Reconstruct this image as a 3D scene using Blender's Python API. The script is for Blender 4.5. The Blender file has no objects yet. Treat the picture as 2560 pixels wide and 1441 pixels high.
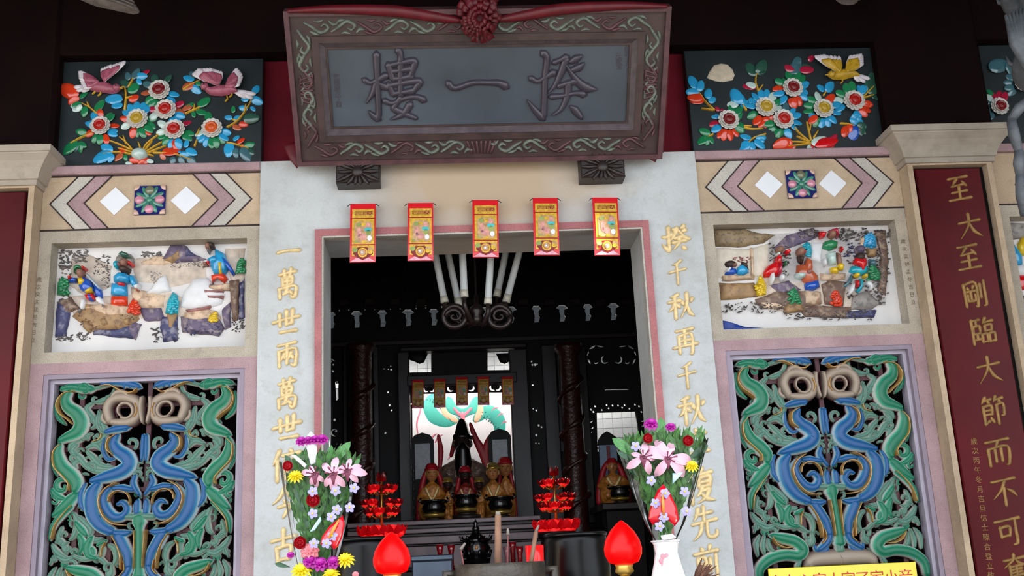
import bpy, math, random
from mathutils import Vector, Matrix
from mathutils.geometry import tessellate_polygon

random.seed(7)
S = bpy.context.scene
COL = S.collection
PI = math.pi

# ------------------------------------------------------------------ camera
W, H, FPX = 2560.0, 1441.0, 2600.0
CAM = Vector((-0.171, -5.0, 1.5))
def _basis(p, y, r):
    f = Vector((math.sin(y) * math.cos(p), math.cos(y) * math.cos(p), math.sin(p)))
    rt = Vector((math.cos(y), -math.sin(y), 0)); up = rt.cross(f)
    return math.cos(r) * rt + math.sin(r) * up, -math.sin(r) * rt + math.cos(r) * up, f
RX, UX, FX = _basis(*(math.radians(a) for a in (14.726, 3.471, -2.680)))
cam = bpy.data.objects.new('camera', bpy.data.cameras.new('camera'))
cam.data.sensor_fit = 'HORIZONTAL'; cam.data.sensor_width = 36
cam.data.lens = 36 * FPX / W
cam.data.clip_start = 0.05
m = Matrix.Identity(4)
for i in range(3):
    m[i][0], m[i][1], m[i][2], m[i][3] = RX[i], UX[i], -FX[i], CAM[i]
cam.matrix_world = m
COL.objects.link(cam); S.camera = cam

def ray(u, v):
    return FX + RX * ((u - W / 2) / FPX) + UX * ((H / 2 - v) / FPX)
def at(u, v, y=0.0):
    """photo pixel -> point on the upright plane at depth y"""
    d = ray(u, v); return CAM + d * ((y - CAM.y) / d.y)
def px(y):
    """metres per photo pixel at depth y"""
    return (y - CAM.y) / FPX / 0.99

# ------------------------------------------------------------------ light
world = bpy.data.worlds.new('sky'); S.world = world; world.use_nodes = True
bg = world.node_tree.nodes['Background']
bg.inputs[0].default_value = (0.86, 0.93, 1.0, 1); bg.inputs[1].default_value = 2.9
sun = bpy.data.objects.new('sun', bpy.data.lights.new('sun', 'SUN'))
sun.data.energy = 46.0; sun.data.angle = math.radians(0.53); sun.data.color = (1, 0.93, 0.8)
SUN_DIR = Vector((-1.3, 0.36, -1.0)).normalized()      # the way the light travels
sun.rotation_euler = SUN_DIR.to_track_quat('-Z', 'Y').to_euler()
COL.objects.link(sun)
S.view_settings.view_transform = 'Standard'; S.view_settings.look = 'None'
S.view_settings.gamma = 1; S.view_settings.use_curve_mapping = False
S.view_settings.exposure = 0.3
S.cycles.use_denoising = True
S.cycles.max_bounces = 8; S.cycles.transparent_max_bounces = 16

# ------------------------------------------------------------------ materials
def lin(h):
    h = h.lstrip('#'); o = []
    for i in (0, 2, 4):
        c = int(h[i:i + 2], 16) / 255
        o.append(c / 12.92 if c <= 0.04045 else ((c + 0.055) / 1.055) ** 2.4)
    return (*o, 1)
MATS = {}
def mat(name, color, rough=0.5, metal=0.0, var=0.15, scale=8.0, bump=0.0, coat=0.0, emit=None, estr=0.0, speck=None, sscale=160.0, samt=0.5, alpha=1.0, trans=0.0, spec=0.5, grime=None):
    if name in MATS: return MATS[name]
    mt = bpy.data.materials.new(name); mt.use_nodes = True
    nt = mt.node_tree; b = nt.nodes['Principled BSDF']
    N, L = nt.nodes.new, nt.links.new
    c = lin(color)
    b.inputs['Roughness'].default_value = rough; b.inputs['Metallic'].default_value = metal
    b.inputs['Specular IOR Level'].default_value = spec; b.inputs['Coat Weight'].default_value = coat; b.inputs['Coat Roughness'].default_value = 0.06
    b.inputs['Alpha'].default_value = alpha; b.inputs['Transmission Weight'].default_value = trans
    tc = N('ShaderNodeTexCoord')
    no = N('ShaderNodeTexNoise'); no.inputs['Scale'].default_value = scale; no.inputs['Detail'].default_value = 6
    L(tc.outputs['Object'], no.inputs['Vector'])
    rp = N('ShaderNodeValToRGB')
    rp.color_ramp.elements[0].position = 0.3; rp.color_ramp.elements[1].position = 0.7
    rp.color_ramp.elements[0].color = (*[x * (1 - var) for x in c[:3]], 1)
    rp.color_ramp.elements[1].color = (*[min(1, x * (1 + var)) for x in c[:3]], 1)
    L(no.outputs['Fac'], rp.inputs['Fac'])
    out = rp.outputs['Color']
    if speck:
        n2 = N('ShaderNodeTexNoise'); n2.inputs['Scale'].default_value = sscale; n2.inputs['Detail'].default_value = 2
        L(tc.outputs['Object'], n2.inputs['Vector'])
        r2 = N('ShaderNodeValToRGB'); r2.color_ramp.elements[0].position = 0.5; r2.color_ramp.elements[1].position = 0.68
        r2.color_ramp.elements[0].color = (0, 0, 0, 1); r2.color_ramp.elements[1].color = (samt, samt, samt, 1)
        L(n2.outputs['Fac'], r2.inputs['Fac'])
        mx = N('ShaderNodeMix'); mx.data_type = 'RGBA'
        L(r2.outputs['Color'], mx.inputs[0]); L(out, mx.inputs[6]); mx.inputs[7].default_value = lin(speck)
        out = mx.outputs[2]
    if grime:                                   # weathering: patchy dirt at two scales
        for sc_, lo_, hi_, am_ in ((2.3, .48, .75, .55), (14, .52, .8, .45)):
            g1 = N('ShaderNodeTexNoise'); g1.inputs['Scale'].default_value = sc_; g1.inputs['Detail'].default_value = 9; g1.inputs['Roughness'].default_value = .65
            L(tc.outputs['Object'], g1.inputs['Vector'])
            g2 = N('ShaderNodeValToRGB'); g2.color_ramp.elements[0].position = lo_; g2.color_ramp.elements[1].position = hi_
            g2.color_ramp.elements[0].color = (0, 0, 0, 1); g2.color_ramp.elements[1].color = (am_, am_, am_, 1); L(g1.outputs['Fac'], g2.inputs['Fac'])
            gm = N('ShaderNodeMix'); gm.data_type = 'RGBA'; L(g2.outputs['Color'], gm.inputs[0]); L(out, gm.inputs[6]); gm.inputs[7].default_value = lin(grime); out = gm.outputs[2]
    L(out, b.inputs['Base Color'])
    if bump:
        n3 = N('ShaderNodeTexNoise'); n3.inputs['Scale'].default_value = sscale; n3.inputs['Detail'].default_value = 3
        L(tc.outputs['Object'], n3.inputs['Vector'])
        bp = N('ShaderNodeBump'); bp.inputs['Strength'].default_value = bump; bp.inputs['Distance'].default_value = 0.01
        L(n3.outputs['Fac'], bp.inputs['Height']); L(bp.outputs['Normal'], b.inputs['Normal'])
    if emit:
        b.inputs['Emission Color'].default_value = lin(emit); b.inputs['Emission Strength'].default_value = estr
    MATS[name] = mt; return mt

def gradmat(name, edge, mid, core, rough=0.45):
    """painted carving: colour runs from a pale rim to a saturated core across each scroll (attribute t)"""
    mt = bpy.data.materials.new(name); mt.use_nodes = True; nt = mt.node_tree
    b = nt.nodes['Principled BSDF']; b.inputs['Roughness'].default_value = rough
    a = nt.nodes.new('ShaderNodeAttribute'); a.attribute_name = 't'
    rp = nt.nodes.new('ShaderNodeValToRGB'); e = rp.color_ramp.elements
    e[0].position = 0.0; e[0].color = lin('#5a1f2c'); e[1].position = 1.0; e[1].color = lin(core)
    for p, c in ((0.05, '#5a1f2c'), (0.10, edge), (0.2, edge), (0.38, mid), (0.58, core)):
        q = e.new(p); q.color = lin(c)
    no = nt.nodes.new('ShaderNodeTexNoise'); no.inputs['Scale'].default_value = 30
    ma = nt.nodes.new('ShaderNodeMath'); ma.operation = 'MULTIPLY_ADD'
    ma.inputs[1].default_value = 0.12; ma.inputs[2].default_value = -0.06
    ad = nt.nodes.new('ShaderNodeMath'); ad.operation = 'ADD'
    nt.links.new(no.outputs['Fac'], ma.inputs[0]); nt.links.new(ma.outputs[0], ad.inputs[0])
    nt.links.new(a.outputs['Fac'], ad.inputs[1]); nt.links.new(ad.outputs[0], rp.inputs['Fac'])
    nt.links.new(rp.outputs['Color'], b.inputs['Base Color']); MATS[name] = mt; return mt

def film(name):
    mt = bpy.data.materials.new(name); mt.use_nodes = True; nt = mt.node_tree
    nt.nodes.remove(nt.nodes['Principled BSDF'])
    t = nt.nodes.new('ShaderNodeBsdfTransparent'); t.inputs[0].default_value = (0.97, 0.98, 0.98, 1)
    g = nt.nodes.new('ShaderNodeBsdfGlossy'); g.inputs['Roughness'].default_value = 0.12
    f = nt.nodes.new('ShaderNodeFresnel'); f.inputs[0].default_value = 1.22
    x = nt.nodes.new('ShaderNodeMixShader')
    nt.links.new(f.outputs[0], x.inputs[0]); nt.links.new(t.outputs[0], x.inputs[1]); nt.links.new(g.outputs[0], x.inputs[2])
    nt.links.new(x.outputs[0], nt.nodes['Material Output'].inputs[0]); MATS[name] = mt; return mt

# ------------------------------------------------------------------ mesh helpers
class MB:
    def __init__(s): s.v = []; s.f = []; s.t = []; s.sm = []
    def add(s, vs, fs, t=None, smooth=False):
        o = len(s.v); s.v += [tuple(p) for p in vs]; s.f += [tuple(i + o for i in f) for f in fs]
        s.t += list(t) if t is not None else [0.5] * len(vs); s.sm += [smooth] * len(fs); return s
    def box(s, x0, x1, y0, y1, z0, z1):
        v = [(x, y, z) for x in (x0, x1) for y in (y0, y1) for z in (z0, z1)]
        return s.add(v, [(0, 1, 3, 2), (4, 6, 7, 5), (0, 4, 5, 1), (2, 3, 7, 6), (0, 2, 6, 4), (1, 5, 7, 3)])
    def bbox(s, x0, x1, y0, y1, z0, z1, b=0.004):
        """box with a chamfer on every upright and level edge of its front and sides"""
        rings = [(y1, 0), (y0 + b, 0), (y0, b)]; v = []
        for y, k in rings:
            v += [(x0 + k, y, z0 + k), (x1 - k, y, z0 + k), (x1 - k, y, z1 - k), (x0 + k, y, z1 - k)]
        f = [(0, 3, 2, 1), (8, 9, 10, 11)]
        for r in range(2):
            for i in range(4): f.append((r * 4 + i, r * 4 + (i + 1) % 4, r * 4 + 4 + (i + 1) % 4, r * 4 + 4 + i))
        return s.add(v, f)
    def prism(s, poly, y0, y1, holes=(), fr=None):
        """polygon in the x-z plane (with holes) extruded between two depths"""
        fr = fr or (lambda a, b, y: (a, y, b))
        loops = [list(poly)] + [list(h) for h in holes]
        tri = tessellate_polygon([[Vector((p[0], p[1], 0)) for p in l] for l in loops])
        pts = [p for l in loops for p in l]; n = len(pts)
        v = [fr(p[0], p[1], y0) for p in pts] + [fr(p[0], p[1], y1) for p in pts]
        f = [tuple(t) for t in tri] + [tuple(i + n for i in reversed(t)) for t in tri]
        o = 0
        for l in loops:
            k = len(l)
            for i in range(k): f.append((o + i, o + (i + 1) % k, n + o + (i + 1) % k, n + o + i))
            o += k
        return s.add(v, f)
    def pillow(s, poly, y, h, inset=0.6, fr=None):
        """domed relief: outline on the ground at depth y, swelling h toward the viewer"""
        fr = fr or (lambda a, b, hh: (a, y - hh, b))
        n = len(poly); cx = sum(p[0] for p in poly) / n; cz = sum(p[1] for p in poly) / n
        v = [fr(p[0], p[1], 0) for p in poly]
        v += [fr(cx + (p[0] - cx) * .93, cz + (p[1] - cz) * .93, h * .6) for p in poly]
        v += [fr(cx + (p[0] - cx) * inset, cz + (p[1] - cz) * inset, h) for p in poly]
        v.append(fr(cx, cz, h * 1.1)); f = []
        for r in range(2):
            for i in range(n): f.append((r * n + i, r * n + (i + 1) % n, r * n + n + (i + 1) % n, r * n + n + i))
        for i in range(n): f.append((2 * n + i, 2 * n + (i + 1) % n, 3 * n))
        return s.add(v, f, [0] * n + [.3] * n + [.8] * n + [1], True)
    def tube(s, pts, rad, seg=8, cap=True):
        pts = [Vector(p) for p in pts]; n = len(pts)
        if not hasattr(rad, '__len__'): rad = [rad] * n
        v = []; prev = None
        for i, p in enumerate(pts):
            d = (pts[min(i + 1, n - 1)] - pts[max(i - 1, 0)]).normalized()
            a = prev if prev is not None else (Vector((0, 0, 1)) if abs(d.z) < .9 else Vector((1, 0, 0)))
            a = (a - d * a.dot(d)).normalized(); prev = a; b = d.cross(a)
            for k in range(seg):
                w = 2 * PI * k / seg; v.append(p + (a * math.cos(w) + b * math.sin(w)) * rad[i])
        f = []
        for i in range(n - 1):
            for k in range(seg): f.append((i * seg + k, i * seg + (k + 1) % seg, (i + 1) * seg + (k + 1) % seg, (i + 1) * seg + k))
        if cap: f += [tuple(range(seg - 1, -1, -1)), tuple((n - 1) * seg + k for k in range(seg))]
        return s.add(v, f, None, True)
    def lathe(s, prof, c=(0, 0, 0), seg=24, sx=1, sy=1, wob=0, lobes=0):
        """profile of (radius, height) turned about the vertical through c"""
        v = []; n = len(prof)
        for r, z in prof:
            for k in range(seg):
                a = 2 * PI * k / seg; q = r * (1 + (wob * math.cos(lobes * a) if lobes else 0))
                v.append((c[0] + q * sx * math.cos(a), c[1] + q * sy * math.sin(a), c[2] + z))
        f = []
        for i in range(n - 1):
            for k in range(seg): f.append((i * seg + k, i * seg + (k + 1) % seg, (i + 1) * seg + (k + 1) % seg, (i + 1) * seg + k))
        if prof[0][0] > 1e-5: f.append(tuple(range(seg - 1, -1, -1)))
        if prof[-1][0] > 1e-5: f.append(tuple((n - 1) * seg + k for k in range(seg)))
        return s.add(v, f, None, True)
    def ball(s, c, rx, ry=None, rz=None, seg=12, rings=8, rot=None):
        ry = ry or rx; rz = rz or rx; v = []; f = []
        for i in range(rings + 1):
            th = PI * i / rings
            for k in range(seg):
                a = 2 * PI * k / seg
                p = Vector((rx * math.sin(th) * math.cos(a), ry * math.sin(th) * math.sin(a), rz * math.cos(th)))
                if rot: p = rot @ p
                v.append(Vector(c) + p)
        for i in range(rings):
            for k in range(seg): f.append((i * seg + k, (i + 1) * seg + k, (i + 1) * seg + (k + 1) % seg, i * seg + (k + 1) % seg))
        return s.add(v, f, None, True)
    def stroke(s, pts, wid, h, fr, sub=5, round_ends=True):
        """raised brush stroke or scroll: smooth 2-D line with varying width, domed section"""
        P, Wd = spline(pts, wid, sub); n = len(P); v = []; t = []
        if round_ends and n > 2:
            for e in (0, -1):
                j = 1 if e == 0 else -2
                dx, dz = P[e][0] - P[j][0], P[e][1] - P[j][1]; L = math.hypot(dx, dz) or 1
                q = (P[e][0] + dx / L * Wd[e] * .45, P[e][1] + dz / L * Wd[e] * .45)
                if e == 0: P.insert(0, q); Wd.insert(0, Wd[0] * .25)
                else: P.append(q); Wd.append(Wd[-1] * .25)
            n += 2
        for i in range(n):
            a, b = P[max(i - 1, 0)], P[min(i + 1, n - 1)]
            dx, dz = b[0] - a[0], b[1] - a[1]; L = math.hypot(dx, dz) or 1; nx, nz = -dz / L, dx / L
            end = 0.35 if i in (0, n - 1) else 1
            for k, hh, tt in ((-.5, 0, 0), (-.43, .55, .15), (-.22, .93, .55), (0, 1, 1), (.22, .93, .55), (.43, .55, .15), (.5, 0, 0)):
                v.append(fr(P[i][0] + nx * Wd[i] * k, P[i][1] + nz * Wd[i] * k, h * hh * end)); t.append(tt * (end if end < 1 else 1))
        f = []
        for i in range(n - 1):
            for k in range(6): f.append((i * 7 + k, i * 7 + k + 1, i * 7 + 8 + k, i * 7 + 7 + k))
        f += [tuple(range(6, -1, -1)), tuple((n - 1) * 7 + k for k in range(7))]
        return s.add(v, f, t, True)
    def mesh(s, name, mt):
        me = bpy.data.meshes.new(name); me.from_pydata(s.v, [], s.f); me.materials.append(mt)
        a = me.attributes.new('t', 'FLOAT', 'POINT'); a.data.foreach_set('value', s.t)
        me.polygons.foreach_set('use_smooth', s.sm); me.update(); return me
    def build(s, name, mt, parent=None, kind=None):
        return link(name, s.mesh(name, mt), parent, kind)

def spline(pts, wid, sub=5):
    n = len(pts)
    if not hasattr(wid, '__len__'): wid = [wid] * n
    if len(wid) != n:
        m_ = len(wid); wid = [wid[min(int(i * (m_ - 1) / (n - 1)), m_ - 2)] * (1 - (i * (m_ - 1) / (n - 1) - min(int(i * (m_ - 1) / (n - 1)), m_ - 2))) + wid[min(int(i * (m_ - 1) / (n - 1)), m_ - 2) + 1] * (i * (m_ - 1) / (n - 1) - min(int(i * (m_ - 1) / (n - 1)), m_ - 2)) for i in range(n)]
    P = []; Wd = []
    for i in range(n - 1):
        p0, p1, p2, p3 = pts[max(i - 1, 0)], pts[i], pts[i + 1], pts[min(i + 2, n - 1)]
        for k in range(sub):
            t = k / sub
            P.append(tuple(.5 * (2 * p1[j] + (p2[j] - p0[j]) * t + (2 * p0[j] - 5 * p1[j] + 4 * p2[j] - p3[j]) * t * t + (3 * p1[j] - p0[j] - 3 * p2[j] + p3[j]) * t ** 3) for j in range(len(p1))))
            Wd.append(wid[i] * (1 - t) + wid[i + 1] * t)
    P.append(tuple(pts[-1])); Wd.append(wid[-1]); return P, Wd

WM = {}
def link(name, data, parent=None, kind=None, world=None):
    o = bpy.data.objects.new(name, data); COL.objects.link(o)
    WM[o.name] = world or Matrix.Identity(4)
    if parent is not None:
        o.parent = parent; o.matrix_parent_inverse = WM[parent.name].inverted()
    if world is not None: o.matrix_basis = world
    if kind: o['kind'] = kind
    return o
def tag(o, label, cat, group=None):
    o['label'] = label; o['category'] = cat
    if group: o['group'] = group
    return o
def thing(name, label, cat, loc=(0, 0, 0), group=None):
    o = link(name, None, None, None, Matrix.Translation(Vector(loc))); o.empty_display_size = .05
    return tag(o, label, cat, group)
def child(name, mb, mt, parent): return mb.build(name, mt, parent)
def inst(name, me, parent, loc, rot=(0, 0, 0), sc=(1, 1, 1)):
    from mathutils import Euler
    R = rot if isinstance(rot, Matrix) else Euler(rot).to_matrix()
    return link(name, me, parent, None, Matrix.Translation(Vector(loc)) @ R.to_4x4() @ Matrix.Diagonal((*sc, 1)))
def struct(name, mb, mt): return mb.build(name, mt, None, 'structure')
def text(name, body, size, mt, parent, loc, rot=(PI / 2, 0, 0), ext=0.0008, off=0.0):
    cu = bpy.data.curves.new(name, 'FONT'); cu.body = body; cu.size = size; cu.extrude = ext; cu.offset = off
    cu.align_x = 'CENTER'; cu.align_y = 'CENTER'; cu.resolution_u = 3
    o = bpy.data.objects.new(name, cu); COL.objects.link(o); dg = bpy.context.evaluated_depsgraph_get()
    me = bpy.data.meshes.new_from_object(o.evaluated_get(dg)); bpy.data.objects.remove(o)
    me.materials.clear(); me.materials.append(mt)
    return inst(name, me, parent, loc, rot)
def ZM(sc, ox=0, oy=0):
    """coordinates read in a magnified crop -> photo pixels"""
    return lambda x, y: (ox + x / sc, oy + y / sc)
def P2(u, v, y):
    p = at(u, v, y); return (p.x, p.z)
def wallfr(y): return lambda a, b, h: (a, y - h, b)
def ell(cx, cz, rx, rz, n=16, a0=0, rot=0):
    c, s = math.cos(rot), math.sin(rot); o = []
    for i in range(n):
        a = a0 + 2 * PI * i / n; x, z = rx * math.cos(a), rz * math.sin(a); o.append((cx + x * c - z * s, cz + x * s + z * c))
    return o
# ------------------------------------------------------------------ palette
WHITE = mat('pale_washed_stone', '#bcbfc0', .75, var=.07, scale=3, speck='#8d8f8e', sscale=120, samt=.12, bump=.08, grime='#8f8a80')
CREAM = mat('cream_washed_stone', '#bfa88e', .8, var=.12, scale=5, speck='#8a7458', sscale=260, samt=.5, bump=.2, grime='#86735c')
GREYC = mat('grey_cream_washed_stone', '#b3a899', .85, var=.15, scale=4, speck='#6d6452', sscale=240, samt=.6, bump=.25, grime='#6f6454')
PINK = mat('pink_washed_stone', '#ad9195', .85, var=.14, scale=5, speck='#6e4a52', sscale=300, samt=.6, bump=.25, grime='#7a5d60')
LGREY = mat('light_grey_washed_stone', '#b9b4ab', .8, var=.1, scale=6, speck='#77736b', sscale=260, samt=.5)
MAUVE = mat('mauve_plaster', '#8f8291', .7, var=.12, scale=6)
LINE = mat('dark_joint_line', '#2e2020', .8)
MAROON = mat('maroon_lacquer', '#5e0a1a', .7, var=.25, scale=3, spec=.15)
DARKRED = mat('dark_red_lacquer', '#100303', .8, var=.3, scale=4, spec=.1)
BLACKW = mat('black_lacquered_wood', '#0a0809', .55, var=.4, scale=6, spec=.25)
DARKW = mat('dark_brown_wood', '#241a18', .45, var=.3, scale=7)
GREYW = mat('worn_dark_grey_wood', '#2e2b2f', .45, var=.25, scale=5)
TILEW = mat('white_glazed_tile', '#e4e6ec', .22, var=.03)
GOLD = mat('gold_leaf', '#d8b25a', .35, metal=.75, var=.2, scale=40)
GOLDP = mat('gold_paint', '#e0c692', .5, metal=.12, var=.18, scale=50)
RED = mat('red_lacquer', '#a5101e', .35, var=.15)
REDP = mat('red_paper', '#d0081a', .3, var=.06, coat=.3)
CLOTH = mat('red_satin', '#5c0b18', .5, var=.25, scale=18)
NAVY = mat('black_green_slate', '#20282b', .35, var=.3, scale=4)

# ------------------------------------------------------------------ setting
ZT, ZB = 3.5145, 3.183            # top of the stone walls, bottom of the chevron band
P1, P0, L1 = 3.117, 2.5685, 2.4605
XI, XO = 1.112, 2.1865             # a side bay runs from XI to XO
PIi, PIo, LIi, LIo = 1.1765, 2.127, 1.1745, 2.122
ZP = 2.515                        # pink stone starts below this
LB = 1.15                         # bottom of the carved windows

b = MB().box(-7, 7, -14, 8, -.1, 0); struct('floor', b, mat('courtyard_concrete', '#46423e', .85, var=.12, scale=2))
# door wall with its opening
DX, DZ = .803, 3.103
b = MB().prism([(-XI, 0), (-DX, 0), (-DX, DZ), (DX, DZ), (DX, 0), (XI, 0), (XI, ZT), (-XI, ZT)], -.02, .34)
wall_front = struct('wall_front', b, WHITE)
# the stone over the doorway blends to a warmer cream in a noisy oval
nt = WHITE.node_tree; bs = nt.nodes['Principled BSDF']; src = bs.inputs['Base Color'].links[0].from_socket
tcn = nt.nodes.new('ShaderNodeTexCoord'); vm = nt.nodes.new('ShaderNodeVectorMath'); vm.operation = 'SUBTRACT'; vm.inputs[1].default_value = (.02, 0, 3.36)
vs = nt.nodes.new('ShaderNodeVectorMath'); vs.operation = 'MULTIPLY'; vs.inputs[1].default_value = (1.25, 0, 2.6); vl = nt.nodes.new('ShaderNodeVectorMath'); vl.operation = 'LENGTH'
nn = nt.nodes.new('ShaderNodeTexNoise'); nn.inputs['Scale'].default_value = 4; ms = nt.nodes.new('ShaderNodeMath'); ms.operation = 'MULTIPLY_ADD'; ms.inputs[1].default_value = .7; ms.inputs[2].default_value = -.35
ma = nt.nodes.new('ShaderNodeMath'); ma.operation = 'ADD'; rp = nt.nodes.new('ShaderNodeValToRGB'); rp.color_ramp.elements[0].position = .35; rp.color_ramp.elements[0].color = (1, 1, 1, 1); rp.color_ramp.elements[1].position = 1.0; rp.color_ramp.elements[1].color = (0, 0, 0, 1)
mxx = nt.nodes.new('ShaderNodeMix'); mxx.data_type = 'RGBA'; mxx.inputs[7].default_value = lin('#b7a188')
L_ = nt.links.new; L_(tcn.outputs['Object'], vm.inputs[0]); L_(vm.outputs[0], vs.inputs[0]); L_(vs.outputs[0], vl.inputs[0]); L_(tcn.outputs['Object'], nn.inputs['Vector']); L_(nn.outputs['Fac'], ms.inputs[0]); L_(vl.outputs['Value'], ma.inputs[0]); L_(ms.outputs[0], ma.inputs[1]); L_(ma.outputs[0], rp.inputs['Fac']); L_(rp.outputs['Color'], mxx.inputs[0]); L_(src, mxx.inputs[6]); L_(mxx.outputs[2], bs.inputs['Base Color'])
# pink moulded door surround
b = MB(); tx, tz = .836, 3.138
b.prism([(-tx, 0), (-DX, 0), (-DX, DZ), (DX, DZ), (DX, 0), (tx, 0), (tx, tz), (-tx, tz)], -.045, -.015)
trim_1 = struct('trim_1', b, mat('pink_door_moulding', '#a9686a', .7, var=.15, speck='#6a3a40', samt=.4))
b = MB(); b.prism([(-DX, 0), (-DX + .009, 0), (-DX + .009, DZ - .009), (DX - .009, DZ - .009), (DX - .009, 0), (DX, 0), (DX, DZ), (-DX, DZ)], -.04, .02)
child('inner_bead', b, LGREY, trim_1)

def rect(x0, x1, z0, z1): return [(x0, z0), (x1, z0), (x1, z1), (x0, z1)]
def bay(side, name):
    s = side
    X = lambda a, c: (min(s * a, s * c), max(s * a, s * c))
    x0, x1 = X(XI, XO)
    b = MB().prism(rect(x0, x1, ZP, ZB), 0, .10, [rect(*X(PIi, PIo), P0, P1)])
    w = struct(name, b, GREYC)
    b = MB().prism(rect(x0, x1, 0, ZP), 0, .10, [rect(*X(LIi, LIo), LB, L1)]); child('window_surround', b, PINK, w)
    b = MB().box(x0, x1, 0, .10, ZB, ZT - .045); child('chevron_band', b, CREAM, w)
    b = MB().bbox(x0, x1, -.03, .1, ZT - .045, ZT, .006); child('pink_ledge', b, PINK, w)
    b = MB().box(x0, x1, .1, .12, ZP, ZT); child('recess_back', b, GREYC, w)
    b = MB().box(x0, x1, -.004, 0, ZB - .004, ZB + .004); child('joint_line', b, LINE, w)
    b = MB().box(x0, x1, -.004, 0, ZT - .053, ZT - .046); child('joint_line', b, LINE, w)
    # chevrons: two stone strips between three dark joints on each side
    zt_, zb_ = ZT - .05, ZB + .004; zm = 3.322 if True else (zt_ + zb_) / 2
    for inner in (0, 1):
        tip = 1.153 if inner else 2.1525; d = 1 if inner else -1
        def chev(o0, o1, y, mtl, nm):
            k = .118                                     # how far the ends lie from the tip
            up, dn = zt_ - zm, zm - zb_
            def xx(o): return tip + d * o
            pts = [(s * xx(o0), zm), (s * xx(o0 + up * .92), zt_), (s * xx(o1 + up * .92), zt_), (s * xx(o1), zm), (s * xx(o1 + dn * .92), zb_), (s * xx(o0 + dn * .92), zb_)]
            child(nm, MB().prism(pts, y, .001), mtl, w)
        st = .083
        chev(0, .009, -.004, LINE, 'joint_line'); chev(.009, st, -.002, LGREY, 'grey_chevron')
        chev(st, st + .009, -.004, LINE, 'joint_line'); chev(st + .009, 2 * st, -.002, PINK, 'pink_chevron')
        chev(2 * st, 2 * st + .009, -.004, LINE, 'joint_line')
    return w
wall_left = bay(-1, 'wall_left'); wall_right = bay(1, 'wall_right')

# glazed tiles let into the chevron bands
TNAVY = mat('navy_glaze', '#1d2466', .12, var=.2, coat=.6); TGREEN = mat('green_glaze', '#3f7f6b', .12, var=.25, scale=30, coat=.6)
TPINK = mat('pink_glaze', '#c9869a', .1, var=.3, scale=30, coat=.6); TPEACH = mat('peach_glaze', '#caa592', .12, coat=.6); TMOSS = mat('olive_glaze', '#6f7358', .12, coat=.6)
def flower_tile(w, cx, cz, h=.077):
    t = child('flower_tile', MB().bbox(cx - h, cx + h, -.014, .001, cz - h, cz + h, .004), TNAVY, w)
    for i in range(8):
        a = PI / 8 + i * PI / 4 + .1 * (-1) ** i; L = h * 1.02
        e = ell(cx + L * .55 * math.cos(a), cz + L * .55 * math.sin(a), L * .45, L * .16, 10, 0, a)
        child('leaf', MB().pillow(e, -.013, .005), TGREEN, t)
    for i, mt_ in enumerate((TPINK, TMOSS, TPINK, TPINK)):
        a = i * PI / 2; r = h * .64
        child('petal', MB().pillow(ell(cx + r * math.cos(a), cz + r * math.sin(a), h * .31, h * .29), -.014, .012), mt_, t)
    child('flower_centre', MB().pillow(ell(cx, cz, h * .2, h * .2), -.014, .008), TGREEN, t)
    for sx in (-1, 1):
        for sz in (-1, 1):
            q = [(cx + sx * h, cz + sz * h)] + [(cx + sx * h * (1 - .36 * math.cos(k * PI / 8)), cz + sz * h * (1 - .36 * math.sin(k * PI / 8))) for k in range(5)]
            child('corner_petal', MB().pillow(q, -.013, .005), TPEACH, t)
for w, (ft, d1, d2) in ((wall_left, ((376, 502), (288, 504), (465, 502))), (wall_right, ((2002, 462), (1921, 463), (2081, 460)))):
    p = at(*ft); flower_tile(w, p.x, p.z)
    for d in (d1, d2):
        p = at(*d); r = .074
        child('diamond_tile', MB().prism([(p.x - r, p.z), (p.x, p.z - r), (p.x + r, p.z), (p.x, p.z + r)], -.007, .001), TILEW, w)

# pilasters with cove capitals
XPi, XPo = at(2310, 692, -.1).x, at(2529, 692, -.1).x
def pier(s, name):
    X = lambda a, c: (min(s * a, s * c), max(s * a, s * c))
    x0, x1 = X(XPi, XPo); f0, f1 = X(XPi + .028, XPo - .028)
    b = MB().prism([(x0, 0), (f0, 0), (f0, 3.375), (f1, 3.375), (f1, 0), (x1, 0), (x1, 3.4), (x0, 3.4)], -.1, .1)
    w = struct(name, b, CREAM)
    child('back_panel', MB().box(f0, f1, -.05, .1, 0, 3.38), BLACKW, w)
    b = MB(); cx0, cx1 = X(XPi, XPo); rings = []
    prof = [(.0, 3.46), (.015, 3.46), (.015, 3.495), (.03, 3.5), (.035, 3.53), (.055, 3.57), (.085, 3.61), (.125, 3.645), (.125, 3.652), (.14, 3.655), (.14, 3.70), (.0, 3.70)]
    for e, z in prof: z = 3.385 + (z - 3.46) * .73; e *= .73; rings.append([(cx0 - e, .1, z), (cx0 - e, -.1 - e, z), (cx1 + e, -.1 - e, z), (cx1 + e, .1, z)])
    v = [p for r in rings for p in r]; f = []
    for i in range(len(rings) - 1):
        for k in range(3): f.append((i * 4 + k, i * 4 + k + 1, i * 4 + k + 5, i * 4 + k + 4))
    b.add(v, f); b.add([(cx0, -.1, 3.5602), (cx1, -.1, 3.5602), (cx1, .1, 3.5602), (cx0, .1, 3.5602)], [(0, 1, 2, 3)])
    child('capital', b, mat('pale_cream_capital', '#a89d90', .8, var=.12, scale=5, grime='#6f6252'), w)
    return w
trim_2 = pier(-1, 'trim_2'); trim_3 = pier(1, 'trim_3')
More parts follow.
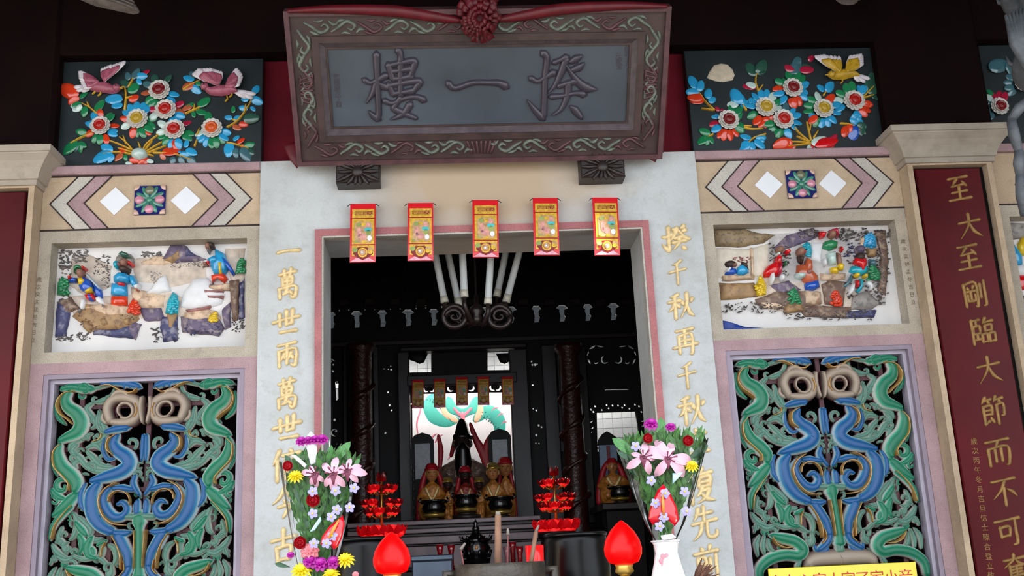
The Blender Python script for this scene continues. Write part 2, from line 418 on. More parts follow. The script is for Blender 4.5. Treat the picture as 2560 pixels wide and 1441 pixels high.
# couplet boards on the pilasters
def board(s, label):
    X = lambda a, c: (min(s * a, s * c), max(s * a, s * c)); f0, f1 = X(XPi + .05, XPo - .055)
    t = thing('couplet_board', label, 'couplet', (s * (XPi + XPo) / 2, -.07, 1.0))
    child('board', MB().bbox(f0, f1, -.075, -.05, .6, 3.365, .006), mat('deep_red_board', '#52060f', .45, var=.3, scale=2, spec=.2), t); return t
board_r = board(1, 'tall red couplet board with gold brush characters on the right pilaster')
board_l = board(-1, 'tall red couplet board cut off at the left edge of the picture')

# the bay beyond the right pilaster
XF0 = XPo
b = MB().prism(rect(XF0, 5.2, 0, ZB), 0, .1, [rect(XF0 + .1, XF0 + 1.05, P0, P1), rect(XF0 + .1, XF0 + 1.05, LB, L1)])
wall_far = struct('wall_far_right', b, GREYC)
child('chevron_band', MB().box(XF0, 5.2, 0, .1, ZB, ZT - .045), CREAM, wall_far)
child('pink_ledge', MB().bbox(XF0, 5.2, -.03, .1, ZT - .045, ZT), PINK, wall_far)
child('joint_line', MB().box(XF0, 5.2, -.004, 0, ZB - .004, ZB + .004), LINE, wall_far)
p = at(2538, 462); child('joint_line', MB().stroke([(p.x + .1, p.z + .09), (p.x, p.z), (p.x + .1, p.z - .09)], .009, .004, wallfr(0), 2), LINE, wall_far)
child('recess_back', MB().box(XF0, 5.2, .1, .12, 0, ZT), mat('dim_picture_ground', '#b9b6b0', .8, var=.3, scale=9), wall_far)
b = MB().box(-5.2, -XPo, 0, .1, 0, ZT); struct('wall_far_left', b, GREYC)

# timber above the stone
b = MB().box(-5.2, 5.2, .061, .3, ZT, 5.0); wall_up = struct('wall_upper', b, MAROON)
for s in (-1, 1):
    x0, x1 = sorted((s * 1.6, s * 5.2)); 
child('beam', MB().bbox(-5.2, 5.2, -.06, .05, 4.108, 4.45, .01), DARKRED, wall_up)
child('beam', MB().bbox(-5.2, 5.2, -.22, .05, 4.47, 4.8, .02), BLACKW, wall_up)
for s in (-1, 1):
    x0, x1 = sorted((s * (XPi - .06), s * (XPo + .06)))
    child('post', MB().bbox(x0, x1, -.08, .05, 3.561, 4.5, .02), DARKRED, wall_up)
# roof over porch and hall, open strip over the back wall
ROOFM = mat('dark_rafters', '#15100e', .8, var=.3)
ROOF = lambda y: 4.95 + (.26 * y if y < 0 else 0)
PK5 = (at(1512, 495, -.075), 67 * px(-.075), 161 * px(-.075))         # sunlit packet; an unseen roof hole is added and shaped to light it
def roofpt(a, c):
    p_ = PK5[0] + Matrix.Rotation(.03, 3, 'Y') @ Matrix.Rotation(-.04, 3, 'X') @ Vector((a * PK5[1], -.009, -c * PK5[2])); s_ = (ROOF(0) + .26 * p_.y - p_.z) / (-SUN_DIR.z + .26 * SUN_DIR.y)
    q_ = p_ - SUN_DIR * s_; return (q_.x, q_.y)
sun_hole = [roofpt(-.7, .34), roofpt(-.40, .36), roofpt(-.16, .60), roofpt(.18, 1.04), roofpt(-.7, 1.04)]
b = MB().prism([(-5.2, -3.2), (5.2, -3.2), (5.2, 0), (-5.2, 0)], 0, .008, [sun_hole], fr=lambda a, c, h: (a, c, ROOF(c) + h)); b.box(-5.2, 5.2, 0, 5.0, 4.95, 5.01); ceiling = struct('ceiling', b, ROOFM)
for s in (-1, 1): struct('wall_porch_' + ('right' if s > 0 else 'left'), MB().box(*sorted((s * 5.2, s * 5.3)), -3.2, .3, 0, 5.0), GREYC)
for i in range(9): child('rafter', MB().box(-4.6 + i * 1.15, -4.5 + i * 1.15, -3.2, 0, 4.06, 4.1), ROOFM, ceiling) if False else None
for y, z in ((-.25, 4.74), (-2.0, 4.28)): child('purlin', MB().tube([(-5.2, y, z), (5.2, y, z)], .15, 14), ROOFM, ceiling)

# hall behind the door
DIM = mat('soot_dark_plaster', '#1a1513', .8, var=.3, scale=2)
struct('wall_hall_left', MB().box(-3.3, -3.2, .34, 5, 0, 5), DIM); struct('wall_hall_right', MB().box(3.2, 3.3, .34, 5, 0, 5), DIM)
b = MB()
for s in (-1, 1):
    x0, x1 = sorted((s * XI, s * 5.2)); b.box(x0, x1, .35, .4, 0, LB); b.box(x0, x1, .35, .4, L1, 5)
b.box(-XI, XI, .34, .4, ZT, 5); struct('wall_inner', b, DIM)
# ------------------------------------------------------------------ enamel flower reliefs
GLZ = dict(rough=.16, var=.22, scale=22, coat=.5)
LEAFC = {'B': mat('sky_blue_enamel', '#2a96c8', **GLZ), 'G': mat('green_enamel', '#1f7a4c', **GLZ), 'R': mat('orange_red_enamel', '#cf3a1c', **GLZ),
         'P': mat('crimson_enamel', '#a81f3c', **GLZ), 'W': mat('pearl_white_enamel', '#b9cfc9', **GLZ), 'D': mat('dark_green_enamel', '#2c5446', **GLZ),
         'T': mat('grey_teal_enamel', '#3f6670', **GLZ), 'O': mat('rust_orange_enamel', '#b4583a', **GLZ), 'Y': mat('yellow_enamel', '#d6b21e', **GLZ),
         'N': mat('cobalt_enamel', '#1c4fae', **GLZ), 'V': mat('red_enamel', '#c8141c', **GLZ), 'C': mat('cyan_enamel', '#1a9fb4', **GLZ)}
STEM = mat('ochre_stem', '#c79a2a', .5, var=.2); PETALW = mat('ivory_petal', '#c9c5be', .4, var=.12, scale=30)
def unit_leaf(k):
    n = 14; out = []
    for i in range(n):
        a = 2 * PI * i / n; x = .5 - .5 * math.cos(a); out.append((x, .5 * math.sin(a) * (1 - .25 * (x - .6)) * (1 if 0 < x < 1 else 1)))
    b = MB(); v = []; 
    for r, h in ((1, 0), (.9, .05), (.55, .11)): v += [(.5 + (p[0] - .5) * r, -h, p[1] * r) for p in out]
    v.append((.5, -.09, 0)); f = []
    for r in range(2):
        for i in range(n): f.append((r * n + i, r * n + (i + 1) % n, (r + 1) * n + (i + 1) % n, (r + 1) * n + i))
    for i in range(n): f.append((2 * n + i, 2 * n + (i + 1) % n, 3 * n))
    b.add(v, f, None, True); return b.mesh('leaf', LEAFC[k])
LEAFM = {k: unit_leaf(k) for k in LEAFC}
def leaf(parent, u0, v0, u1, v1, c, y, wr=.64, name='leaf', tilt=None):
    a, b_ = at(u0, v0, y), at(u1, v1, y); d = b_ - a; L = max(d.length, .012) * 1.12; ang = math.atan2(d.z, d.x)
    t = random.uniform(-.35, .35) if tilt is None else tilt
    R = Matrix.Rotation(-ang, 3, 'Y') @ Matrix.Rotation(t, 3, 'X') @ Matrix.Rotation(random.uniform(0, .25), 3, 'Z')
    return inst(name, LEAFM[c], parent, (a.x, y - random.uniform(.004, .014), a.z), R, (L, max(L * .6, .02), L * wr))
def bloom_mesh(layers, mt, n=13):
    b = MB()
    for r0, r1, h0, h1, ph in layers:
        for i in range(n):
            a = 2 * PI * (i + ph) / n; da = PI / n * 1.15; pts = []
            for rr, aa in ((r0, -.5), (r1 * .8, -1), (r1 * .96, -.65), (r1, 0), (r1 * .96, .65), (r1 * .8, 1), (r0, .5)):
                q = a + da * aa; hh = h0 + (h1 - h0) * (rr - r0) / max(r1 - r0, 1e-4); pts.append((rr * math.cos(q), -hh, rr * math.sin(q)))
            c = (r0 + r1) / 2; pts.append((c * math.cos(a), -(h0 + h1) / 2 - .04, c * math.sin(a)))
            b.add(pts, [(k, k + 1, 7) for k in range(6)] + [(6, 0, 7)], None, True)
    return b.mesh('petals', mt)
BLM_OUT = bloom_mesh([(.3, 1, .1, .3, 0), (.3, .86, .2, .42, .5)], PETALW, 13); BLM_IN = bloom_mesh([(.25, .72, .3, .55, .25)], PETALW, 13)
def dome_mesh(mt):
    b = MB(); n = 18; v = []; 
    for r, h in ((.56, .3), (.56, .5), (.44, .62), (.3, .58), (.12, .66)):
        for i in range(n):
            a = 2 * PI * i / n; q = r * (1 + .07 * (i % 2)); v.append((q * math.cos(a), -h, q * math.sin(a)))
    f = [(r * n + i, r * n + (i + 1) % n, (r + 1) * n + (i + 1) % n, (r + 1) * n + i) for r in range(4) for i in range(n)] + [tuple(4 * n + i for i in range(n))]
    b.add(v, f, None, False); return b.mesh('flower_centre', mt)
DOME = {k: dome_mesh(mat('flower_heart_' + k, c, .35, var=.35, scale=60)) for k, c in (('r', '#a3160f'), ('d', '#6e0f12'), ('y', '#a98a24'), ('o', '#c4501a'))}
def bloom(par, u, v, r, core, y, leaves=''):
    """one flower: petal rings, heart, and the leaves set round it ('angle colour' pairs)"""
    p = at(u, v, y); R = r * px(y)
    f = inst('flower', BLM_OUT, par, (p.x, y - .012, p.z), (0, 0, 0), (R, .05, R)); f['label'] = 'scalloped white flower with coloured heart'
    inst('inner_petals', BLM_IN, f, (p.x, y - .014, p.z), (0, .2, 0), (R, .05, R))
    inst('flower_heart', DOME[core], f, (p.x, y - .016, p.z), (0, 0, 0), (R, .05, R))
    for tok in leaves.split():
        a = math.radians(float(tok[:-1])); c = tok[-1]; a2 = a + random.uniform(-.12, .12)
        leaf(par, u + .75 * r * math.cos(a), v - .75 * r * math.sin(a), u + 1.62 * r * math.cos(a2), v - 1.62 * r * math.sin(a2), c, y)
def stems(par, lines, y, z, w=4.5):
    for l in lines:
        pts = [P2(*z(l[i], l[i + 1]), y) for i in range(0, len(l), 2)]; n = len(pts)
        child('branch', MB().stroke(pts, [w * px(y) * 1.15, w * px(y) * .6], .014, wallfr(y), 3), STEM, par)
def bird(par, z, y, cols, body, head, wingA, wingB, tail, beak, feet):
    cb, cw, ct = cols
    bp = [P2(*z(*q), y - .03) for q in body]
    t = child('bird', MB().stroke(bp, [.01, .05, .062, .045, .015], .03, wallfr(y - .012), 5), cb, par)
    h = P2(*z(*head), y - .03); child('head', MB().ball((h[0], y - .035, h[1]), .021, .018, .019), cb, t)
    child('eye', MB().ball((h[0], y - .052, h[1] + .004), .004), MATS['dark_joint_line'], t)
    q = P2(*z(*beak), y - .03); child('beak', MB().tube([(h[0], y - .035, h[1]), (q[0], y - .035, q[1])], [.01, .002], 6), STEM, t)
    for root, tips in (wingA, wingB):
        r0 = P2(*z(*root), y - .03)
        for li, (fr_, mt_, hh) in enumerate(((1, cw, .03), (.72, ct, .036))):
            b = MB()
            for k in range(len(tips) - 1):
                n = 4
                for j in range(n):
                    u_ = (j + .5) / n; tp = P2(*z(tips[k][0] + (tips[k + 1][0] - tips[k][0]) * u_, tips[k][1] + (tips[k + 1][1] - tips[k][1]) * u_), y - .03)
                    e = (r0[0] + (tp[0] - r0[0]) * fr_, r0[1] + (tp[1] - r0[1]) * fr_); mdl = (r0[0] * .45 + e[0] * .55, r0[1] * .45 + e[1] * .55)
                    b.stroke([r0, mdl, e], [.012, .03, .022], .006, wallfr(y - hh - .002 * j), 3)
            child('wing_feathers' if li == 0 else 'wing_coverts', b, mt_, t)
    b = MB(); r0 = P2(*z(*tail[0]), y - .03)
    for q in tail[1:]:
        e = P2(*z(*q), y - .03); b.stroke([r0, ((r0[0] + e[0]) / 2, (r0[1] + e[1]) / 2), e], [.014, .028, .022], .008, wallfr(y - .018), 3)
    child('tail', b, cw, t)
    for q in feet:
        e = P2(*z(*q), y - .03); child('foot', MB().stroke([(e[0], e[1] + .03), (e[0] + .004, e[1] + .012), (e[0] - .008, e[1])], .008, .01, wallfr(y - .01), 2), STEM, t)

FEAW = mat('white_feather', '#cfc8cf', .35, var=.15, scale=40); FEAP = mat('dusky_pink_feather', '#9c5064', .35, var=.25, scale=40); FEAY = mat('mustard_feather', '#b58f22', .35, var=.25, scale=40)
YF = .0
zl = ZM(3.203)
fl = thing('flower_relief', 'black panel of enamel flowers with two pink and white birds, left of the plaque', 'relief', (-1.65, 0, 3.6))
q = [at(132, 158, .02), at(655, 150, .02)]
child('panel_board', MB().bbox(-2.16, -XI, YF, .06, ZT, 4.1, .003), NAVY, fl)
def lv(par, z, y, s):
    for l in s.split(';'):
        if not l.strip(): continue
        *n, c = l.split(); a, b2, c2, d = map(float, n[:4]); leaf(par, *z(a, b2), *z(c2, d), c, y)
lv(fl, zl, YF, '''635 770 490 705 R;630 770 560 835 R;640 790 690 735 G;655 830 585 850 G;655 850 530 880 W;660 850 620 895 W;690 860 675 935 G;
1040 645 1000 585 T;1060 640 1110 560 T;1090 620 1175 615 B;1100 640 1130 680 B;1140 600 1195 570 P;1035 750 1105 675 G;1040 700 975 650 D;1035 810 1115 775 R;
985 800 855 795 B;990 850 905 855 B;985 790 920 825 B;770 895 815 795 G;800 880 808 950 R;1560 650 1480 620 B;1560 680 1465 705 O;1540 690 1595 765 B;1570 670 1615 690 G;1560 630 1530 575 T;
1590 860 1672 790 G;1570 890 1660 905 G;1550 900 1560 945 G;1490 870 1550 830 G;1545 850 1470 880 O;2035 760 2065 690 B;2010 790 2095 830 B;1995 810 1935 795 B;1985 880 1920 865 B;2010 860 2045 890 B;
1870 910 1870 860 G;1865 955 1805 945 B;1875 970 1920 935 B;1950 965 2070 950 D;1915 1005 1985 1000 R;1865 1010 1925 1035 O;1840 1140 1830 1250 B;1870 1130 1915 1095 B;1900 1150 1955 1115 R;1925 1165 1985 1180 O;
1955 1180 2040 1160 G;1890 1190 1895 1260 T;1940 1190 2005 1285 T;1960 1190 2030 1235 D;700 1075 615 1055 G;620 1130 515 1225 G;620 1140 595 1210 T;630 1150 690 1180 G;640 1150 640 1220 G;
905 1220 815 1170 B;905 1230 755 1280 B;910 1240 880 1300 B;1010 1230 970 1185 R;990 1240 910 1275 O;1000 1240 1010 1285 G;1300 1220 1435 1205 R;1290 1230 1315 1280 O;1455 1230 1430 1215 B;1490 1200 1570 1235 B;1490 1190 1500 1130 B;1440 1240 1520 1260 B;
1390 1255 1370 1320 T;1440 1260 1465 1320 T;1500 1260 1560 1320 T''')
stems(fl, [(1060, 1200, 1020, 1150, 960, 1100), (1010, 1150, 990, 1090), (1050, 1200, 940, 1150, 880, 1130), (1060, 1220, 950, 1190), (1130, 1200, 1110, 1140), (1150, 1200, 1180, 1150, 1270, 1080), (1160, 1210, 1220, 1130), (1170, 1220, 1230, 1180, 1300, 1140), (1180, 1230, 1250, 1200, 1330, 1170), (1190, 1240, 1230, 1250), (1230, 1225, 1400, 1235, 1530, 1280), (1060, 1240, 960, 1220, 830, 1235),
  (1000, 880, 1010, 780, 1000, 700, 960, 715), (1010, 790, 1060, 775), (1030, 700, 1070, 630), (775, 910, 730, 870, 660, 830), (715, 860, 700, 820), (745, 1070, 660, 1100, 570, 1150), (1490, 910, 1550, 880, 1560, 840), (1540, 890, 1620, 850), (1470, 720, 1530, 680, 1600, 650), (1820, 1020, 1890, 980, 1960, 900, 2040, 760), (1960, 890, 1970, 840), (1900, 970, 1830, 950), (1820, 1145, 1900, 1160, 1990, 1190), (1580, 1080, 1600, 1030), (1560, 1170, 1580, 1120)], YF, zl, 5)
for u, v, r, c, ls in ((1285, 735, 92, 'd', '150T 115D 60D -15B -40B 190O 215G 240G'), (1335, 890, 92, 'r', '175P 200W 140G 25P 5O -20B -45B -60B'), (1110, 965, 90, 'y', '95B 72B 120B 48B 150B 180R 210W 245R 262G 285G 305R 322G 340G 8G'),
        (815, 1020, 85, 'r', '150B 172B 128B 62G 40G 8R -12B -35B 207R 245G 268G 292R'), (1405, 1050, 90, 'r', '160W 188W 208G 225G -35G -12G 40P -70B -88R -105B'), (1705, 1040, 90, 'o', '190W 205B 222B 245B 268G 287G 305G -12B -35B -52G 108G')):
    bloom(fl, *zl(u, v), r / 3.203, c, YF, ls)
p = at(*zl(1120, 1240), YF)
child('flower_pot', MB().pillow(ell(p.x, p.z, .041, .032, 16), YF, .04), LEAFC['W'], fl)
for q_, c in (((1040, 1285, 1110, 1300), 'R'), ((1120, 1300, 1210, 1290), 'R'), ((1060, 1260, 1110, 1290), 'R'), ((1160, 1290, 1110, 1320), 'R'), ((1010, 1310, 1060, 1325), 'W'), ((1180, 1290, 1230, 1305), 'W')):
    leaf(fl, *zl(*q_[:2]), *zl(*q_[2:]), c, YF, .6, 'pot_petal')
bird(fl, zl, YF, (FEAP, FEAW, FEAP), [(700, 700), (760, 690), (830, 690), (900, 710), (945, 710)], (935, 705), ((790, 660), [(640, 570), (650, 640), (690, 720)]), ((840, 650), [(810, 560), (900, 530), (1010, 500)]), [(720, 690), (600, 690), (620, 715), (660, 720)], (985, 710), [(745, 740), (790, 755)])
bird(fl, zl, YF, (FEAP, FEAW, FEAP), [(1900, 730), (1850, 710), (1770, 715), (1690, 720), (1640, 700)], (1640, 695), ((1750, 680), [(1545, 600), (1600, 560), (1700, 560), (1780, 590)]), ((1810, 700), [(1890, 550), (1935, 610), (1910, 690)]), [(1870, 720), (2030, 745), (2010, 775), (1960, 770)], (1615, 720), [(1810, 800), (1845, 765)])

# right-hand relief
zr = ZM(2.8132, 1650, 0)
fr_ = thing('flower_relief', 'black panel of enamel flowers with a yellow bird and bare plaster patch', 'relief', (1.65, 0, 3.6))
child('panel_board', MB().bbox(XI, 2.16, YF, .06, ZT, 4.1, .003), NAVY, fr_)
p = [P2(*zr(x, y), YF) for x, y in ((330, 550), (345, 510), (380, 460), (430, 447), (475, 455), (510, 490), (525, 530), (510, 565), (440, 578), (385, 570))]
child('plaster_scar', MB().pillow(p, YF, .006, .8), mat('bare_plaster', '#c3b5a0', .9, var=.15, scale=30), fr_)
lv(fr_, zr, YF, '''250 630 220 540 B;270 650 290 580 B;280 660 190 650 B;300 690 200 690 R;310 710 215 705 R;330 700 345 630 B;340 720 395 690 B;410 790 390 760 P;420 780 445 770 P;560 740 510 640 B;550 740 470 730 W;580 740 550 660 B;580 760 600 690 B;
680 620 570 560 P;670 620 610 590 W;670 540 620 450 D;680 530 740 440 D;690 520 735 510 D;930 530 930 410 T;950 530 1020 400 T;1040 430 1085 400 P;940 520 880 470 P;980 500 1070 490 P;1000 480 1060 440 D;
1150 650 1120 580 B;1160 650 1220 590 B;1430 670 1390 610 B;1440 650 1530 560 D;1450 650 1550 600 D;1480 670 1550 690 D;1470 600 1500 520 D;1310 890 1290 960 R;1330 880 1320 940 R;1370 890 1340 990 N;1390 890 1450 970 D;1380 880 1450 900 D;1330 840 1420 860 B;1340 830 1410 820 B;
350 950 280 920 G;340 960 270 1010 G;340 965 330 1020 G;345 960 370 1010 G;640 980 570 950 B;630 1000 530 1050 B;640 1010 600 1060 B;650 1000 650 1060 B;660 990 730 1040 B;670 980 740 970 B;690 980 730 1000 B;910 1000 805 1040 R;930 1010 830 1010 R;930 1020 870 1060 R;950 1030 930 1055 O''')
stems(fr_, [(380, 775, 320, 720, 270, 650), (370, 775, 290, 765), (605, 775, 580, 740), (690, 640, 670, 580, 680, 510), (690, 640, 720, 600), (590, 900, 650, 910, 720, 905), (590, 890, 640, 890), (740, 945, 660, 970, 620, 1005), (370, 945, 310, 980), (1050, 1000, 980, 940, 945, 900), (1060, 990, 1040, 900, 1030, 860), (1050, 920, 1060, 870), (1080, 970, 1110, 920), (1060, 1010, 980, 1000, 900, 1000), (1050, 1010, 990, 1020, 900, 1030), (1040, 1000, 960, 960), (1270, 870, 1340, 880, 1400, 920), (1420, 690, 1470, 640, 1500, 610), (1430, 690, 1500, 670), (1150, 670, 1170, 640)], YF, zr, 5.5)
for u, v, r, c, ls in ((475, 855, 82, 'd', '150B 75G 45G 20G -15G -40G 215B 240R 262R 285R 310R 195P'), (735, 765, 82, 'y', '100B 75B 55W 125B 150B 20G 0W 175B 210G 235R 258R 280R 302R'), (860, 850, 82, 'r', '40B 18B -5B -30B 75T 200G 222G 245G 268G 290B'),
        (925, 630, 80, 'd', '175R 155G 130G 105G 70G 45G 15B -8B -30B 205B 225B -55R -75R -95R'), (1140, 775, 80, 'y', '160G 135G 110W 185G 205B 225R 60R 40R 15B -15B -40B -65B -85B 250G'), (1355, 720, 84, 'r', '120G 95G 150G 175W 200B 50B -10R -30R -50R -70B')):
    bloom(fr_, *zr(u, v), r / 2.8132, c, YF, ls)
for q_, c in (((1030, 1050, 1140, 1020), 'W'), ((1060, 1020, 1190, 970), 'W'), ((1080, 1030, 1230, 990), 'V'), ((1100, 1045, 1240, 1030), 'V'), ((1180, 1010, 1240, 960), 'P'), ((1060, 1040, 1110, 1000), 'V')):
    leaf(fr_, *zr(*q_[:2]), *zr(*q_[2:]), c, YF, .45, 'pot_petal')
bird(fr_, zr, YF, (FEAY, FEAW, FEAY), [(1400, 530), (1350, 510), (1290, 515), (1230, 525), (1195, 525)], (1205, 525), ((1260, 510), [(1090, 400), (1160, 395), (1270, 410)]), ((1310, 510), [(1330, 400), (1420, 390), (1420, 460)]), [(1370, 520), (1470, 545), (1440, 565), (1400, 560)], (1160, 530), [(1290, 575)])
# part of the next relief, past the right pilaster
ff = thing('flower_relief', 'corner of a dim flower relief beyond the right pilaster', 'relief', (XF0 + .3, 0, 3.6))
child('panel_board', MB().bbox(XF0 + .03, XF0 + 1.1, YF, .06, ZT, 4.1, .003), NAVY, ff)
bloom(ff, 2494, 270, 26, 'd', YF, '160T 185T 205T 225T 110P 80P 60P 135W')
bloom(ff, 2552, 212, 26, 'd', YF, '150T 175T 200T 225T 120T')
for l in ((2470, 175, 2515, 158, 'T'), (2515, 158, 2530, 185, 'T'), (2480, 240, 2470, 222, 'G')): leaf(ff, *l, YF)

# ------------------------------------------------------------------ painted story reliefs
def pm(n, c, **k): return mat('painted_' + n, c, **{**dict(rough=.55, var=.35, scale=28), **k})
def pm2(n, c, sp, k=.8, sc=34): return mat('painted_' + n, c, .55, var=.3, scale=18, speck=sp, sscale=sc, samt=k)
PT = {'sky': pm('sky_white', '#d3cfcd', var=.08, scale=5), 'ochre': pm2('ochre_rock', '#9a7a54', '#6b4a3a'), 'sand': pm2('sand', '#c6ab90', '#8d6a56'), 'brown': pm2('brown_rock', '#6b5348', '#a08a74'), 'violet': pm2('violet_rock', '#5d5068', '#9a8c8c'),
      'navy': pm2('navy_shade', '#3a3b62', '#8b8799'), 'dark': pm2('ink_foliage', '#575150', '#8a827b'), 'snow': pm('snow_white', '#d8d8da', var=.06), 'skin': pm('face', '#8d6454', var=.2), 'hair': pm('beard', '#3a2722'),
      'rose': pm('rose_strata', '#9c6a66'), 'grey': pm2('grey_stone', '#8b8580', '#5d5a5c'), 'thatch': pm2('thatch', '#867256', '#5c4c3a', sc=80), 'wallp': pm('hut_wall', '#cfc4b4', var=.12), 'blue': pm('deep_blue_water', '#27418f'), 'sil': pm('silver', '#aab6c0', rough=.3, var=.1), 'wash': pm2('pale_wash', '#c3b3a4', '#a08c80', .5, 14), 'wash2': pm2('grey_wash', '#b5b0ae', '#8e8a8c', .5, 14)}
PT.update(LEAFC)
def story(name_label, side, z, y=.085):
    t = thing('story_relief', name_label, 'relief', (side * 1.65, .09, P0))
    x0, x1 = sorted((side * (PIi + .001), side * (PIo - .001)))
    child('painted_ground', MB().box(x0, x1, y + .003, .1, P0 + .001, P1 - .001), PT['sky'], t)
    def pil(nm, par, s, c, h=.012, lift=0.0, jag=0):
        n = [float(k) for k in s.split()]; pts = [P2(*z(n[i], n[i + 1]), y) for i in range(0, len(n), 2)]
        if jag: pts = rough(pts, jag)
        pts = [(min(max(p_[0], x0 + .002), x1 - .002), min(max(p_[1], P0 + .002), P1 - .002)) for p_ in pts]
        return child(nm, MB().pillow(pts, y - lift + .002, h + lift * .0, .6), PT[c], par)
    return t, pil
def rough(pts, amp, n=4):
    o = []
    for i in range(len(pts)):
        a, b_ = pts[i], pts[(i + 1) % len(pts)]
        for k in range(n):
            f = k / n; o.append((a[0] + (b_[0] - a[0]) * f + random.uniform(-amp, amp), a[1] + (b_[1] - a[1]) * f + random.uniform(-amp, amp)))
    return o
def oval(cx, cy, rx, ry, n=14): return ' '.join(f'{cx + rx * math.cos(2 * PI * i / n):.1f} {cy + ry * math.sin(2 * PI * i / n):.1f}' for i in range(n))
def scatter(t, nm, z, y, box, n, c, r, y_off=.004):
    """dabs of brushwork raised slightly off the ground, one part"""
    b = MB()
    for _ in range(n):
        p_ = P2(*z(random.uniform(box[0], box[2]), random.uniform(box[1], box[3])), y)
        b.pillow(ell(p_[0], p_[1], r * random.uniform(.4, 1.7), r * random.uniform(.25, .7), 6, random.random(), random.uniform(-.9, .9)), y + .003, y_off + .003)
    child(nm, b, PT[c], t)['kind'] = 'stuff'
def shrub(t, pil, z, s, c, y):
    """a leafy bush of faceted enamel scales"""
    n = [float(k) for k in s.split()]; pts = [(n[i], n[i + 1]) for i in range(0, len(n), 2)]
    o = pil('bush', t, s, c, .03)
    xs = [p_[0] for p_ in pts]; ys = [p_[1] for p_ in pts]; b = MB(); cx = sum(xs) / len(xs); cy = sum(ys) / len(ys)
    for _ in range(26):
        i = random.randrange(len(pts)); f = random.random() ** .5 * .92; j = (i + 1) % len(pts); g = random.random()
        q_ = P2(*z(cx + (pts[i][0] * g + pts[j][0] * (1 - g) - cx) * f, cy + (pts[i][1] * g + pts[j][1] * (1 - g) - cy) * f), y - .03)
        b.pillow(ell(q_[0], q_[1], .011, .008, 6), y - .022 - .012 * (1 - f), .008, .4)
    child('bush_leaves', b, PT[c], o)
zs = ZM(2.669, 0, 380)
st, pil = story('painted relief of three robed figures in a landscape, left wall', -1, zs); Y = .085
for s in ('470 700 600 690 740 760 740 900 560 960 470 900', '880 720 1080 690 1380 740 1380 860 1130 900 900 860', '860 950 1120 930 1300 1000 1300 1100 900 1110', '480 960 900 960 930 1080 480 1080', '1500 640 1632 640 1632 900 1540 900'): pil('colour_wash', st, s, 'wash', .005, jag=.005)
for s, c, h in (('930 740 1050 690 1110 700 1170 740 1100 760 940 752', 'sand', .01), ('1080 720 1130 630 1165 608 1230 615 1290 680 1380 720 1300 735 1180 745', 'violet', .022), ('1090 725 1150 700 1210 650 1220 720 1150 745', 'ochre', .028), ('1230 640 1320 700 1240 712', 'navy', .028),
                ('975 950 1060 840 1110 820 1140 930 1060 950', 'snow', .02), ('1200 1040 1230 930 1290 850 1380 840 1500 950 1480 1020 1300 1060', 'snow', .025), ('870 900 980 930 1110 960 1100 1040 940 1050 880 1000', 'sand', .012),
                ('480 1100 560 1010 720 1030 930 1040 930 1120 860 1190 620 1200', 'ochre', .025), ('560 1040 700 1010 900 1040 890 1100 700 1110', 'sand', .03), ('370 1060 400 980 450 985 470 1080 440 1230 370 1240', 'navy', .02), ('380 1000 470 970 540 1050 500 1060 430 1090', 'brown', .02),
                ('930 1040 1080 1040 1110 1130 960 1130', 'violet', .018), ('620 1190 830 1180 910 1150 890 1250 700 1230 620 1220', 'navy', .018), ('850 1120 950 1150 900 1260 850 1200', 'violet', .015), ('1080 1100 1190 1090 1180 1260 1090 1270 1070 1180', 'navy', .022), ('1120 1080 1190 1080 1160 1200 1130 1190', 'ochre', .026),
                ('1200 1100 1450 1080 1500 1180 1460 1230 1220 1210', 'violet', .024), ('1230 1080 1330 1040 1450 1060 1480 1120 1300 1140 1220 1120', 'sand', .028), ('1240 1060 1420 1030 1380 1070 1260 1085', 'rose', .032), ('1350 930 1500 925 1490 945 1350 950', 'rose', .03), ('1370 965 1500 960 1490 985 1380 985', 'rose', .03), ('1380 900 1540 880 1540 930 1380 925', 'sand', .028),
                ('1480 1060 1540 1000 1540 1170 1500 1190', 'violet', .022), ('1530 860 1600 850 1590 1130 1555 1130', 'brown', .026), ('1595 880 1632 840 1632 1110 1600 1120', 'navy', .018), ('560 1130 600 1130 630 1180 600 1215 560 1180', 'ochre', .035), ('670 1120 720 1110 740 1160 690 1170', 'ochre', .033), ('820 1120 880 1110 890 1160 840 1160', 'ochre', .033)):
    pil('rock', st, s, c, h, jag=.003)
scatter(st, 'foliage_brushwork', zs, Y, (400, 650, 480, 780), 60, 'dark', .008); scatter(st, 'foliage_brushwork', zs, Y, (490, 655, 580, 740), 50, 'dark', .009); scatter(st, 'trunk_brushwork', zs, Y, (400, 760, 470, 1000), 50, 'brown', .008)
scatter(st, 'pine_brushwork', zs, Y, (625, 710, 665, 820), 30, 'dark', .006); scatter(st, 'pine_brushwork', zs, Y, (675, 690, 730, 900), 60, 'dark', .006); scatter(st, 'shore_brushwork', zs, Y, (380, 1200, 600, 1260), 50, 'dark', .008); scatter(st, 'shore_brushwork', zs, Y, (1010, 1170, 1190, 1270), 60, 'dark', .007)
scatter(st, 'ridge_brushwork', zs, Y, (940, 660, 1080, 700), 35, 'dark', .007); scatter(st, 'ridge_brushwork', zs, Y, (1140, 735, 1380, 775), 50, 'dark', .006); scatter(st, 'cloud_brushwork', zs, Y, (1010, 800, 1080, 870), 25, 'grey', .008); scatter(st, 'rock_brushwork', zs, Y - .02, (500, 1040, 920, 1190), 60, 'brown', .006); scatter(st, 'rock_brushwork', zs, Y - .02, (1220, 1150, 1480, 1220), 60, 'navy', .006); scatter(st, 'shore_brushwork', zs, Y, (1550, 1100, 1632, 1200), 30, 'dark', .007)
